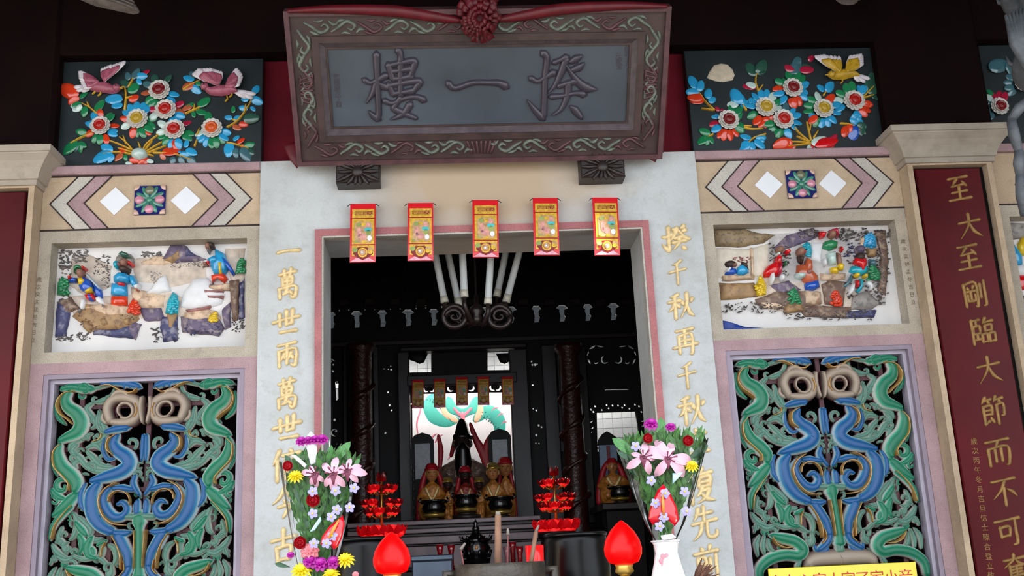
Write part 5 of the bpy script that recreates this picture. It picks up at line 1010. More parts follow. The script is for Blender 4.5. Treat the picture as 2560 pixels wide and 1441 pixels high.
for i in range(13):
    u = 828 + i * 64.1; v = 791 - i * 1.9; s = 1 if i % 2 else .8
    holes.append([(u - 15 * s, v - 3), (u - 7, v - 11), (u + 6, v - 11), (u + 15 * s, v - 3), (u + 6, v + 1), (u + 6, v + 14), (u + 9, v + 18), (u + 6, v + 30), (u - 5, v + 31), (u - 4, v + 14), (u - 7, v + 6), (u - 6, v + 1)])
    holes.append(dot(u - 20, v - 13, 1.6)); holes.append(dot(u + 20, v - 14, 1.6))
holes.append([(1022, 886), (1078, 884), (1078, 931), (1022, 932)]); holes.append([(1219, 880), (1287, 878), (1287, 925), (1219, 926)])
holes.append([(1030, 985), (1286, 980), (1292, 1300), (1034, 1302)])
for x, d in ((1065, 1), (1080, -1), (1126, 1), (1178, -1), (1232, 1), (1245, -1)): holes.append(arc(x, 973 - (x - 1060) * .02, 6, 5, 120 if d > 0 else 60, 330 if d > 0 else -150))
# right-hand panel: scroll eyes, small window, fretted border
for cx, m_ in ((1496, 1), (1562, -1)):
    for a0, a1, r, w in ((60, 100, 26, 4), (105, 140, 27, 5), (150, 175, 27, 3), (190, 225, 26, 4)): holes.append(arc(cx, 892, r, w, a0 if m_ > 0 else 180 - a0, a1 if m_ > 0 else 180 - a1, 4))
    holes.append(arc(cx + 16 * m_, 900, 8, 4, 100 if m_ > 0 else 80, 330 if m_ > 0 else -150))
    holes.append(arc(cx - 6 * m_, 905, 4, 4, 180, 360, 4))
holes.append([(1462, 933), (1466, 933), (1468, 972), (1466, 977), (1463, 977)]); holes.append([(1512, 974), (1572, 973), (1572, 975), (1512, 976)])
holes.append([(1492, 1032), (1588, 1029), (1594, 1060), (1600, 1130), (1494, 1130)])
for x, y in ((1488, 1016), (1517, 1013), (1532, 1014), (1546, 1014), (1556, 1019), (1562, 1013), (1574, 1022), (1588, 1012), (1598, 1016), (1604, 1030), (1478, 1024), (1484, 1030), (1505, 1025), (1522, 1021)): holes.append(dot(x, y, 2.6))
for x, y in ((1477, 1052), (1479, 1068), (1475, 1080), (1606, 1050), (1607, 1062)): holes.append(arc(x, y, 4, 3, 200, 380, 4))
# specks in the side panels
for x, y in ((1329, 904), (1331, 912), (1338, 912), (1342, 911), (1332, 963), (1341, 1026), (1333, 1022), (1354, 1068), (1347, 1064), (1341, 1088), (1340, 1108), (1348, 1109), (1396, 881), (1404, 880), (1397, 918), (1400, 937), (1401, 947), (1399, 953), (1403, 967), (1404, 1046), (1409, 1052), (1408, 1075), (1413, 1083), (1416, 1116), (977, 916), (971, 923), (960, 922), (978, 924), (970, 981), (974, 1013), (979, 1026), (963, 1083), (912, 918), (905, 906), (908, 911), (913, 940), (914, 958), (911, 970), (906, 980), (911, 985), (913, 1046), (914, 1061), (1028, 1010), (1030, 1034), (1030, 1060), (1033, 1084), (900, 900), (828, 903), (834, 912), (833, 928), (823, 1045), (836, 1050), (840, 1078), (842, 1110), (826, 1066), (1286, 1000), (1289, 1024), (1288, 1050), (1291, 1074), (1460, 1072), (1462, 1050)): 
    if 1030 <= x <= 1292 and y > 978: continue
    holes.append(dot(x, y, random.uniform(1.6, 3.4)))
holes.append([(912, 1094), (918, 1096), (919, 1108), (909, 1110)]); holes.append([(838, 953), (845, 953), (846, 998), (841, 1002)]); holes.append(arc(836, 1082, 8, 4, 60, 290)); holes.append(arc(826, 908, 10, 4, 20, 120))
screen = thing('altar_screen', 'black carved timber screen pierced with light behind the altar', 'screen', (0, YS, 0))
child('pierced_panel', MB().prism(rect(-3.19, 3.19, 0, 4.85), YS, YS + .03, [ppoly(h_) for h_ in holes]), BLACKW, screen)
def sbox(nm, u0, v0, u1, v1, y, d, mt, par=None, bv=.008):
    a_, c_ = at(u0, v1, y), at(u1, v0, y); return child(nm, MB().bbox(a_.x, c_.x, y, y + d, a_.z, c_.z, bv), mt, par or screen)
sbox('post', 1000, 880, 1022, 1305, YS - .12, .12, GREYW); sbox('post', 1291, 872, 1316, 1300, YS - .12, .12, GREYW)
sbox('header_board', 1018, 930, 1292, 966, YS - .135, .135, GREYW); sbox('lintel', 1000, 858, 1316, 880, YS - .12, .12, DARKW); sbox('beam', 810, 838, 1612, 862, YS - .08, .08, DARKW)
sbox('stile', 936, 866, 946, 1310, YS - .05, .05, GREYW); sbox('stile', 1376, 862, 1388, 1310, YS - .05, .05, GREYW); sbox('stile', 858, 866, 868, 1310, YS - .05, .05, DARKW); sbox('stile', 1456, 866, 1464, 1310, YS - .05, .05, DARKW)
for i in range(12): sbox('bracket', 846 + i * 64.1, 746, 874 + i * 64.1, 764, YS - .05, .05, DARKW)
for s, u in ((-1, 1040), (1, 1270)):   # carved drapes in the corners of the two top lights
    pts = ppoly([(u - 30 * s, 884), (u + 22 * s, 882), (u + 16 * s, 900), (u + 4 * s, 904), (u - 8 * s, 910), (u - 20 * s, 906)], YS - .02); child('carved_drape', MB().pillow(pts, YS - .01, .02), BLACKW, screen)
for (u0, v0, u1, v1) in ((1398, 880, 1402, 985), (1402, 1010, 1407, 1130), (922, 890, 926, 1000), (924, 1030, 927, 1140), (1300, 1140, 1308, 1150)): sbox('bead', u0, v0, u1, v1, YS - .02, .02, GREYW, None, .002)
# two dragon pillars, dark red
PILR = mat('dark_red_carved_pillar', '#32100d', .35, var=.5, scale=30, bump=.6, sscale=40)
for u, lab in ((905, 'dark red carved dragon pillar left of the altar'), (1434, 'dark red carved dragon pillar right of the altar')):
    p = at(u, 1100, 2.9); t = thing('dragon_pillar', lab, 'pillar', (p.x, 2.9, 0))
    child('shaft', MB().lathe([(.11, 0), (.11, .3), (.085, .34), (.08, at(u, 885, 2.9).z), (.11, at(u, 875, 2.9).z), (.11, at(u, 862, 2.9).z)], (p.x, 2.9, 0), 20), PILR, t)
    n = 120; b = MB(); b.tube([(p.x + .085 * math.cos(i * .28), 2.9 + .085 * math.sin(i * .28), 1.4 + i * .0128) for i in range(n)], [.02 + .008 * math.sin(i * .9) for i in range(n)], 7); child('coiled_dragon', b, PILR, t)
# rear red packets
for u, v, lab in ((1045, 950, 'first'), (1099, 948, 'second'), (1154, 943, 'third'), (1208, 942, 'fourth'), (1268, 942, 'fifth')):
    p = at(u, v, YS - .15); k = px(YS - .15); packet(lab + ' from the left of the small red packets over the altar', p, 29 * k, 72 * k, .02, 'red packets over the altar')

# ------------------------------------------------------------------ altar and what stands on it
ya = 2.35; ZA = at(1165, 1297, ya).z
altar = thing('altar_table', 'dark wooden altar with stepped mouldings below the statues', 'altar', (at(1165, 1297, ya).x, 2.7, 0))
a, c = at(868, 1300, ya).x, at(1352, 1300, ya).x; ALW = mat('worn_altar_wood', '#7d696d', .35, var=.3, scale=8)
zt_ = ZA
for h_, o, nm, m_ in ((.03, 0, 'top_board', ALW), (.025, .03, 'bead', DARKW), (.03, .012, 'moulding', ALW), (.022, .045, 'fillet', DARKW), (.05, .03, 'frieze', ALW), (.015, .055, 'fillet', DARKW), (.14, .06, 'panel', ALW), (.02, .05, 'rail', DARKW)):
    child(nm, MB().bbox(a, c, ya + o, 3.2, zt_ - h_, zt_, .005), m_, altar); zt_ -= h_
child('plinth', MB().bbox(a, c, ya + .08, 3.2, 0, zt_, .01), DARKW, altar)

def remesh(o, vs):
    m_ = o.modifiers.new('weld', 'REMESH'); m_.mode = 'VOXEL'; m_.voxel_size = vs; m_.use_smooth_shade = True
    s_ = o.modifiers.new('smooth', 'SMOOTH'); s_.iterations = 3; return o
SKING = mat('gilded_face', '#b87c48', .35, metal=.1, var=.2, scale=40); ROBEG = mat('old_gold_robe', '#b8742e', .35, metal=.12, var=.4, scale=45, bump=.5, sscale=70); ROBER = mat('red_gold_robe', '#8a2418', .4, metal=.1, var=.4, scale=45, bump=.4, sscale=70); ROBED = mat('dark_bronze_robe', '#6a5448', .3, metal=.1, var=.5, scale=30, bump=.7, sscale=50); FACED = mat('dark_face', '#2a1a1a', .3); BEARD = mat('black_beard', '#0c0b0d', .3); CREAMG = mat('pale_gold_panel', '#d8b878', .35, metal=.15, var=.2, scale=30); CAPE = mat('red_cape', '#a80f1e', .5, var=.2)
def deity(label, u, vb, vt, y, wpx, robe, face, cape=None, hat='round', beard=False, base_z=None, sash=None):
    """seated robed statue: one body mesh, with head, headgear, beard and cape of its own"""
    p = at(u, vb, y); z0 = base_z if base_z is not None else p.z; H_ = at(u, vt, y).z - z0; w = wpx * px(y); x = p.x
    t = thing('deity_statue', label, 'statue', (x, y, z0))
    b = MB(); hb = H_ * (.62 if hat == 'tall' else .68)
    b.lathe([(w * .46, 0), (w * .5, hb * .1), (w * .47, hb * .3), (w * .36, hb * .5), (w * .34, hb * .75), (w * .28, hb * .92), (w * .12, hb), (w * .1, hb * 1.08)], (x, y, z0), 20, 1, .62)
    for s in (-1, 1):
        b.ball((x + s * w * .24, y - w * .25, z0 + hb * .3), w * .2, w * .24, hb * .17)                # knees under the robe
        b.tube([(x + s * w * .27, y, z0 + hb * .84), (x + s * w * .44, y - w * .12, z0 + hb * .6), (x + s * w * .2, y - w * .36, z0 + hb * .52), (x + s * w * .05, y - w * .4, z0 + hb * .56)], [w * .13, w * .15, w * .14, w * .07], 8)
        b.tube([(x + s * w * .34, y - w * .2, z0 + hb * .58), (x + s * w * .4, y - w * .24, z0 + hb * .3), (x + s * w * .38, y - w * .2, z0 + hb * .1)], [w * .12, w * .14, w * .08], 8)   # hanging sleeves
    remesh(child('robe', b, robe, t), max(w * .045, .006))
    hr = H_ * (.10 if hat == 'tall' else .13); hz = z0 + hb * 1.06 + hr * .9
    hd = MB().ball((x, y - w * .03, hz), hr * .85, hr * .9, hr * 1.1); hd.ball((x, y - w * .03 - hr * .88, hz - hr * .05), hr * .17, hr * .2, hr * .28)
    for s in (-1, 1): hd.ball((x + s * hr * .85, y - w * .02, hz), hr * .14, hr * .2, hr * .34)
    ho = child('head', hd, face, t)
    for s in (-1, 1): child('eye', MB().ball((x + s * hr * .33, y - w * .03 - hr * .78, hz + hr * .12), hr * .13, hr * .08, hr * .07), BEARD, ho)
    child('mouth', MB().ball((x, y - w * .03 - hr * .8, hz - hr * .45), hr * .22, hr * .08, hr * .06), CAPE, ho)
    top = H_ + z0
    if hat == 'round': child('crown', MB().lathe([(hr * .95, 0), (hr * 1.0, hr * .25), (hr * .85, hr * .3), (hr * .8, (top - hz) * .5), (hr * .5, (top - hz) * .75), (0.0, top - hz - hr * .4)], (x, y, hz + hr * .45), 16), (CAPE if cape else GOLD), t)
    else:
        child('crown', MB().lathe([(hr * .9, 0), (hr * .95, hr * .4), (hr * .75, hr * .6), (hr * .5, (top - hz) * .6), (hr * .2, (top - hz) * .8), (0, top - hz - hr * .4)], (x, y, hz + hr * .4), 14, wob=.08, lobes=7), BEARD, t)
    if beard: child('beard', MB().stroke([(x, hz - hr * .5), (x, hz - hr * 2), (x, z0 + hb * .45)], [hr * 1.3, hr * 1.7, hr * .9], w * .16, lambda a_, c_, h_: (a_, y - w * .16 - h_, c_), 4), BEARD, t)
    if cape:
        b = MB()
        for s in (-1, 1): b.stroke([(x + s * w * .1, hz + hr * .9), (x + s * w * .3, hz - hr * .6), (x + s * w * .46, z0 + hb * .55), (x + s * w * .52, z0 + hb * .08)], [w * .14, w * .2, w * .24, w * .2], w * .1, lambda a_, c_, h_: (a_, y + w * .08 - h_, c_), 4)
        child('cape', b, cape, t)
    if sash:
        for s in (-1, 1): child('lapel', MB().stroke([(x + s * w * .22, z0 + hb * .85), (x + s * w * .1, z0 + hb * .66), (x - s * w * .02, z0 + hb * .5)], [w * .1, w * .12, w * .1], w * .06, lambda a_, c_, h_: (a_, y - w * .2 - h_, c_), 3), sash, t)
    return t
deity('large dark bronze seated deity with a tall crown and long black beard', 1162, 1290, 1046, 3.0, 134, ROBED, FACED, None, 'tall', True, ZA)
deity('gold seated statue in a red cape, left of the dark deity', 1082, 1290, 1162, 2.72, 66, ROBEG, SKING, CAPE, 'round', False, ZA, CREAMG)
deity('small red robed statue holding a white disc in front of the dark deity', 1166, 1290, 1168, 2.74, 52, ROBER, FACED, CAPE, 'round', False, ZA, CREAMG)
deity('gold seated statue with a flat gilt cap, right of the dark deity', 1236, 1290, 1160, 2.74, 62, ROBEG, SKING, None, 'round', False, ZA, CREAMG)
deity('gold statue half hidden under a red cape, far right of the altar group', 1268, 1290, 1146, 2.93, 42, ROBEG, SKING, CAPE, 'round', False, ZA)
deity('tiny gold attendant between the left and centre altar statues', 1122, 1290, 1196, 2.62, 24, ROBEG, FACED, None, 'round', False, ZA)
deity('tiny gold attendant between the centre and right altar statues', 1201, 1290, 1196, 2.6, 24, ROBEG, FACED, None, 'round', False, ZA)
# red streamers behind the dark deity
strm = thing('red_streamer', 'red cloth streamers hung from the mural behind the dark deity', 'streamer', (at(1160, 1060, 3.3).x, 3.2, at(1160, 1060, 3.2).z))
for pts, w in (([(1150, 1065), (1138, 1100), (1128, 1140)], [6, 12, 10]), ([(1176, 1060), (1190, 1100), (1212, 1140), (1222, 1180)], [8, 16, 26, 22]), ([(1228, 1090), (1216, 1120), (1218, 1180)], [12, 18, 20]), ([(1096, 1090), (1102, 1130), (1098, 1185)], [8, 14, 8])): child('strip', MB().stroke([P2(u, v, 3.2) for u, v in pts], [q_ * px(3.2) for q_ in w], .012, wallfr(3.2), 5), CAPE, strm)
# grey tablets in black arched frames on either side
for u, v0, v1, w, lab in ((1060, 1082, 1290, 56, 'grey spirit tablet in a black arched frame, left side of the altar'), (1257, 1072, 1290, 56, 'grey spirit tablet in a black arched frame, right side of the altar')):
    y = 3.14; p = at(u, v1, y); k = px(y); hw = w * k / 2; z1 = at(u, v0, y).z; t = thing('spirit_tablet', lab, 'tablet', (p.x, y, ZA))
    pts = [(p.x - hw, ZA), (p.x + hw, ZA), (p.x + hw, z1 - .06), (p.x + hw * .7, z1 - .02), (p.x, z1), (p.x - hw * .7, z1 - .02), (p.x - hw, z1 - .06)]
    child('frame', MB().prism(pts, y, y + .04), BLACKW, t); child('panel', MB().bbox(p.x - hw * .68, p.x + hw * .68, y - .01, y, z1 - .36, z1 - .085, .003), mat('grey_tablet_face', '#8c8f96', .4, var=.15, scale=30), t)
    for s in (-1, 1):
        for j in range(6): child('carving', MB().ball((p.x + s * hw * .84, y - .004, ZA + .06 + j * .07), .012, .008, .022), GREYW, t)
# three black censers with gilt feet
def censer(label, u, vb, w, y, z=None, group=None):
    p = at(u, vb, y); z = z if z is not None else p.z; r = w * px(y) / 2; t = thing('incense_bowl', label, 'censer', (p.x, y, z), group)
    child('bowl', MB().lathe([(r * .5, r * .42), (r * .82, r * .6), (r * .96, r * .95), (r * .8, r * 1.25), (r * 1.0, r * 1.42), (r * 1.0, r * 1.55), (r * .86, r * 1.55), (r * .8, r * 1.4), (0, r * 1.35)], (p.x, y, z), 24), mat('black_bronze', '#0b0b0d', .22, var=.2, coat=.3), t)
    child('gilt_band', MB().lathe([(r * .5, r * .2), (r * .86, r * .3), (r * .9, r * .45), (r * .6, r * .55)], (p.x, y, z), 24), GOLD, t)
    child('foot', MB().lathe([(r * .7, 0), (r * .72, r * .1), (r * .5, r * .22)], (p.x, y, z), 20), DARKW, t)
    for s in (-1, 1): child('handle', MB().tube([(p.x + s * r * .9, y, z + r * 1.3), (p.x + s * r * 1.15, y, z + r * 1.5), (p.x + s * r * 1.0, y, z + r * 1.75)], r * .08, 6), MATS['black_bronze'], t)
    child('knob', MB().ball((p.x, y - r * .95, z + r * 1.2), r * .1), GREYW, t); return t
censer('black incense bowl with a gilt foot at the left of the altar', 1086, 1295, 62, 2.44, ZA); censer('black incense bowl with a gilt foot at the middle of the altar', 1166, 1285, 62, 2.5, ZA + .03); censer('black incense bowl with a gilt foot at the right of the altar', 1252, 1290, 64, 2.44, ZA)
child('stand', MB().lathe([(.1, -.03), (.1, 0)], (at(1166, 1285, 2.5).x, 2.5, ZA + .03), 18), DARKW, bpy.data.objects['incense_bowl.001'])
# side altar to the right with its own small deity
zb2 = at(1540, 1262, 2.7).z; a, c = at(1503, 1262, 2.45).x, at(1620, 1262, 2.45).x
sa = thing('side_altar', 'dark side altar at the right behind the flowers', 'altar', ((a + c) / 2, 2.75, 0)); child('top_board', MB().bbox(a, c, 2.42, 3.1, zb2 - .05, zb2, .008), DARKW, sa); child('plinth', MB().bbox(a + .03, c - .03, 2.47, 3.05, 0, zb2 - .05, .008), BLACKW, sa)
deity('small gilded deity with a red cape on the right side altar', 1537, 1262, 1148, 2.75, 72, ROBEG, SKING, CAPE, 'round', False, zb2, CREAMG)
censer('small black incense bowl in front of the gilded deity on the side altar', 1552, 1262, 52, 2.52, zb2)
p = at(1512, 1100, 3.14); t = thing('spirit_tablet', 'small blue grey tablet with an arched black top on the right side altar', 'tablet', (p.x, 3.0, zb2)); k = px(3.0)
child('panel', MB().bbox(p.x - 22 * k, p.x + 22 * k, 3.0, 3.03, zb2, at(1512, 1113, 3.0).z, .004), mat('blue_grey_tablet', '#7d8ea6', .4, var=.15, scale=30), t); zq = at(1512, 1113, 3.0).z
child('arched_top', MB().prism([(p.x + q_ * k, zq + w_ * k) for q_, w_ in ((-24, 0), (32, 0), (26, 14), (12, 26), (0, 33), (-12, 27), (-22, 14))], 2.99, 3.04), BLACKW, t)
child('inscription', MB().bbox(p.x - 4 * k, p.x + 5 * k, 2.996, 3.0, zb2 + .05, zq - .01, .002), mat('dull_red_inscription', '#7a2f38', .5, var=.5, scale=60), t)

# ------------------------------------------------------------------ candelabrum hung in the doorway
yc = .75; ch = thing('candelabrum', 'hanging candelabrum with six splayed white candle tubes in the doorway', 'chandelier', at(1192, 790, yc)); BRZ = mat('dark_brown_bronze', '#2c211f', .35, metal=.3, var=.35, scale=30)
p = at(1192, 790, yc); b = MB().lathe([(.0, -.06), (.03, -.05), (.045, -.02), (.03, .0), (.05, .02), (.035, .05), (.012, .07), (.012, .12)], p, 16); child('hub', b, BRZ, ch)
child('chain', MB().tube([(p.x, yc, p.z + .1), (p.x, yc, 4.945)], .006, 6), BRZ, ch)
CAND = mat('white_candle_tube', '#e9eef0', .4, var=.04)
for (u0, v0, u1, v1), dy in (((1112, 757, 1087, 632), .05), ((1148, 766, 1114, 606), .15), ((1161, 743, 1155, 605), -.1), ((1220, 760, 1227, 640), -.1), ((1242, 742, 1270, 603), .15), ((1265, 756, 1306, 602), .05)):
    a, c = at(u0, v0, yc + dy), at(u1, v1, yc + dy); e = a + (c - a) * (1.35 if v1 < 620 else 1.6); o = child('candle', MB().tube([a + (c - a) * .12, e], 9 * px(yc), 12), CAND, ch)
    child('candle_cup', MB().tube([a, a + (c - a) * .12], [10.5 * px(yc), 10 * px(yc)], 12), mat('cream_candle_cup', '#d9d3c2', .4), ch)
    child('arm', MB().tube([spl for spl in (a, a - Vector((0, 0, .05)), (a + p) / 2 - Vector((0, 0, .09)), Vector((p.x, yc, p.z - .03)))], [.012, .014, .014, .012], 8), BRZ, ch)
for u, s in ((1136, -1), (1249, 1)):
    q_ = at(u, 792, yc - .05); pts = [(q_.x + .062 * math.cos(i * PI / 8), yc - .05, q_.z + .062 * math.sin(i * PI / 8)) for i in range(17)]; child('scroll_ring', MB().tube(pts, .016, 8), BRZ, ch)
    pts = [(q_.x + s * (.05 - .003 * i) * math.cos(i * .6), yc - .06, q_.z + (.045 - .003 * i) * math.sin(i * .6)) for i in range(14)]; child('scroll_leaf', MB().tube(pts, [.014 - .0007 * i for i in range(14)], 7), BRZ, ch)
# ------------------------------------------------------------------ tables in and before the hall
ZF = 1.25; ft_ = thing('offering_table', 'dark offering table under the vases and incense burner, below the frame', 'table', (.1, -1.6, 0))
child('table_top', MB().bbox(-1.0, 1.2, -2.5, -.75, ZF - .05, ZF, .008), DARKW, ft_); child('apron', MB().bbox(-.95, 1.15, -2.44, -.82, ZF - .17, ZF - .05, .006), DARKW, ft_)
for x in (-.92, 1.12):
    for y in (-2.4, -.86): child('leg', MB().bbox(x - .05, x + .05, y - .05, y + .05, 0, ZF - .17, .006), DARKW, ft_)
ZM_ = 1.40; mt_ = thing('inner_table', 'dark inner table in front of the altar holding the pagoda censer', 'table', (.1, 1.3, 0)); a, c = at(1015, 1400, .7).x, at(1345, 1400, .7).x
child('table_top', MB().bbox(a, c, .7, 1.9, ZM_ - .05, ZM_, .008), DARKW, mt_)
for x in (a + .06, c - .06):
    for y in (.78, 1.82): child('leg', MB().bbox(x - .04, x + .04, y - .04, y + .04, 0, ZM_ - .05, .005), DARKW, mt_)
# black pagoda censer on a small stand
y = 1.5; p = at(1192, 1398, y); k = px(y); t = thing('pagoda_censer', 'black pagoda shaped censer with a pointed lid in front of the altar', 'censer', (p.x, y, ZM_)); BB = MATS['black_bronze']
child('stand', MB().lathe([(.09, 0), (.1, .02), (.07, .04), (.085, p.z - ZM_)], (p.x, y, ZM_), 20), BB, t)
child('body', MB().lathe([(24 * k, 0), (30 * k, 8 * k), (33 * k, 24 * k), (26 * k, 36 * k), (30 * k, 40 * k), (30 * k, 46 * k), (12 * k, 56 * k), (8 * k, 64 * k)], (p.x, y, p.z), 16, wob=.05, lobes=8), BB, t)
child('finial', MB().lathe([(8 * k, 0), (9 * k, 8 * k), (4 * k, 14 * k), (6 * k, 19 * k), (2 * k, 26 * k), (0, 30 * k)], (p.x, y, p.z + 64 * k), 12), BB, t)
for i in range(8):
    w_ = i * PI / 4 + .2; child('eave_tip', MB().tube([(p.x + 27 * k * math.cos(w_), y + 27 * k * math.sin(w_), p.z + 44 * k), (p.x + 37 * k * math.cos(w_), y + 37 * k * math.sin(w_), p.z + 46 * k), (p.x + 40 * k * math.cos(w_), y + 40 * k * math.sin(w_), p.z + 54 * k)], [.012, .009, .004], 6), BB, t)
    child('rail_post', MB().tube([(p.x + 31 * k * math.cos(w_), y + 31 * k * math.sin(w_), p.z + 2 * k), (p.x + 36 * k * math.cos(w_), y + 36 * k * math.sin(w_), p.z + 20 * k)], .008, 6), BB, t)
child('badge', MB().ball((p.x, y - 33 * k, p.z + 26 * k), 4 * k, 3 * k, 5 * k), SKING, t)
# grey blue metal box
y = .85; a, c = at(1030, 1441, y), at(1130, 1386, y); t = thing('metal_box', 'blue grey metal box on the inner table, left of the censer', 'box', ((a.x + c.x) / 2, y + .1, ZM_)); MET = mat('blue_grey_metal', '#4b5563', .3, metal=.6, var=.15)
child('body', MB().bbox(a.x, c.x, y, y + .18, ZM_, c.z - .03, .006), MET, t); child('lid', MB().bbox(a.x - .006, c.x + .006, y - .006, y + .186, c.z - .03, c.z, .006), MET, t); child('seam', MB().box(a.x, c.x, y - .003, y, ZM_ + .02, ZM_ + .032), MATS['silver'] if 'silver' in MATS else TILEW, t)
# small clear and red offering cups
CUP = mat('clear_pink_glass', '#b9808a', .08, trans=.7); REDG = mat('ruby_glass', '#8e0a14', .12, coat=.6, trans=.3)
for i, (u, v, y) in enumerate(((1100, 1385, 1.1), (1128, 1386, 1.15), (1268, 1392, 1.0), (1282, 1378, 1.12), (1300, 1390, 1.0))):
    p = at(u, v, y); lab = ('red offering cup furthest left beside the pagoda censer', 'second red offering cup, just left of the pagoda censer', 'clear offering cup right of the thick incense stick', 'red offering cup behind the stone burner', 'red offering cup rightmost beside the stone burner')[i]
    t = thing('offering_cup', lab, 'cup', (p.x, y, ZM_), 'offering cups'); r = .022
    child('cup', MB().lathe([(r * .6, 0), (r * .65, p.z - ZM_ + .005), (r * .8, p.z - ZM_ + .02), (r * 1.0, p.z - ZM_ + .05), (r * .9, p.z - ZM_ + .05), (r * .6, p.z - ZM_ + .02), (0, p.z - ZM_ + .015)], (p.x, y, ZM_), 14), REDG if i != 2 else CUP, t)
    child('rim', MB().lathe([(r * 1.0, p.z - ZM_ + .048), (r * 1.06, p.z - ZM_ + .051), (r * .95, p.z - ZM_ + .053)], (p.x, y, ZM_), 14), CUP, t)
# tall lotus lamps
LOTR = mat('lit_red_lotus_glass', '#c00812', .15, coat=.6, emit='#ff1018', estr=.12); LOTD = mat('dark_ruby_lotus', '#6a060c', .12, coat=.7); GEM = mat('gilt_bead', '#b08a3a', .25, metal=.8)
def lotus(bm, c, r, h, n=8, open_=1.0):
    for i in range(n):
        w_ = 2 * PI * i / n; d = Vector((math.cos(w_), math.sin(w_), 0)); s_ = Vector((-d.y, d.x, 0)); v = []
        for f, ww, rr, hh in ((0, .25, .25, 0), (.4, .48, .75, .15), (.75, .4, 1.0 * open_, .6), (1, .02, 1.05 * open_, 1.0)):
            for e in (-1, 0, 1): v.append(Vector(c) + d * (r * rr - (.1 * r if e == 0 else 0)) + s_ * (e * ww * r) + Vector((0, 0, h * hh)))
        bm.add(v, [(j * 3 + q_, j * 3 + q_ + 1, j * 3 + q_ + 4, j * 3 + q_ + 3) for j in range(3) for q_ in range(2)], None, True)
for u, vb, vt, lab in ((955, 1345, 1192, 'tiered red lotus lamp at the left of the altar'), (1392, 1330, 1176, 'tiered red lotus lamp at the right of the altar')):
    y = 1.2; p = at(u, vb, y); k = px(y); x = p.x; t = thing('lotus_lamp', lab, 'lamp', (x, y, 0))
    child('stand', MB().lathe([(.16, 0), (.15, .05), (.05, .12), (.045, p.z - .08), (.11, p.z - .03), (.11, p.z)], (x, y, 0), 20), BLACKW, t)
    child('stem', MB().tube([(x, y, p.z), (x, y, p.z + (vb - vt) * k * .9)], .008, 8), GEM, t)
    H_ = (vb - vt) * k
    for tier, (zf, R, n, cr, ph) in enumerate(((.02, 36, 6, 24, .3), (.36, 32, 7, 14, .1), (.5, 40, 6, 13, .0), (.72, 27, 5, 14, .35))):
        for i in range(n):
            w_ = 2 * PI * i / n + ph; q_ = (x + R * k * math.cos(w_), y + R * k * math.sin(w_), p.z + H_ * zf)
            b = MB(); lotus(b, q_, cr * k, cr * k * 1.1, 7); child('lotus_cup', b, LOTR if tier == 0 or (i + tier) % 3 == 0 else LOTD, t)
            child('branch', MB().tube([(x, y, p.z + H_ * (zf - .04)), ((x + q_[0]) / 2, (y + q_[1]) / 2, p.z + H_ * (zf - .06)), q_], .004, 5), GEM, t)
            child('bulb', MB().ball((q_[0], q_[1], q_[2] + cr * k * .4), cr * k * .68), mat('lit_red_bulb', '#ff3a3a', .2, emit='#ff1a1a', estr=.5), t)
            if tier: child('bead', MB().ball((q_[0], q_[1], q_[2] - .012), .007), GEM, t)
    b = MB(); lotus(b, (x, y, p.z + H_ * .86), 15 * k, 24 * k, 6, .8); child('top_lotus', b, LOTD, t)

# ------------------------------------------------------------------ front row on the offering table
# stone burner
y = -1.6; p = at(1250, 1408, y); k = px(y); x = p.x; R = 108 * k; hB = p.z - ZF; t = thing('stone_burner', 'round grey stone incense burner at the bottom centre', 'incense burner', (x, y, ZF)); STN = mat('mottled_grey_stone', '#433c34', .4, var=.6, scale=11, bump=.3, sscale=60)
child('bowl', MB().lathe([(R * .5, 0), (R * .6, .02), (R * .55, .04), (R * .9, hB * .45), (R * 1.02, hB * .75), (R, hB * .92), (R * 1.0, hB), (R * .86, hB), (R * .84, hB * .9), (0, hB * .88)], (x, y, ZF), 36), STN, t); child('ash', MB().lathe([(R * .85, hB * .9), (R * .5, hB * .95), (0, hB * .97)], (x, y, ZF), 24), mat('pale_ash', '#8a8178', .9, var=.2, scale=40), t)
for s in (-1, 1): child('handle', MB().tube([(x + s * R * .95, y, ZF + hB * .6), (x + s * R * 1.2, y, ZF + hB * .7), (x + s * R * 1.2, y, ZF + hB * .9), (x + s * R * .98, y, ZF + hB * .88)], .014, 8), STN, t)
a, c = at(1245, 1425, y), at(1245, 1289, y); t = thing('incense_stick', 'thick tan incense stick upright in the stone burner', 'incense', (x, y, ZF + hB * .9)); child('stick', MB().tube([(a.x, y, a.z), (c.x, y, c.z)], [8.5 * k, 7.5 * k], 12), mat('tan_incense', '#8f6a55', .8, var=.15, scale=40), t); child('ash_tip', MB().tube([(c.x, y, c.z), (c.x, y, c.z + .012)], [7 * k, 5 * k], 10), mat('pale_ash', '#8a8178', .9), t)
for i, (u0, v0, u1, v1, lab) in enumerate(((1163, 1412, 1152, 1375, 'thin bent incense stick at the left of the stone burner'), (1268, 1412, 1270, 1338, 'thin pale incense stick just right of the thick one'), (1322, 1412, 1340, 1330, 'burnt down incense bundle at the right of the stone burner'))):
    yy = y + .03 * (i - 1); a, c = at(u0, v0, yy), at(u1, v1, yy); t = thing('incense_stick', lab, 'incense', a, 'thin incense sticks'); child('stick', MB().tube([(a.x, yy, a.z - .03), (c.x, yy, c.z)], (.0022, .002, .007)[i], 6), MATS['tan_incense'] if i == 2 else mat('red_incense', '#8e4a46', .8), t)
    child('ash_tip', MB().tube([(c.x, yy, c.z), (c.x + (.015, .0, .01)[i], yy, c.z + .02)], [.006, .003], 6), MATS['pale_ash'], t)
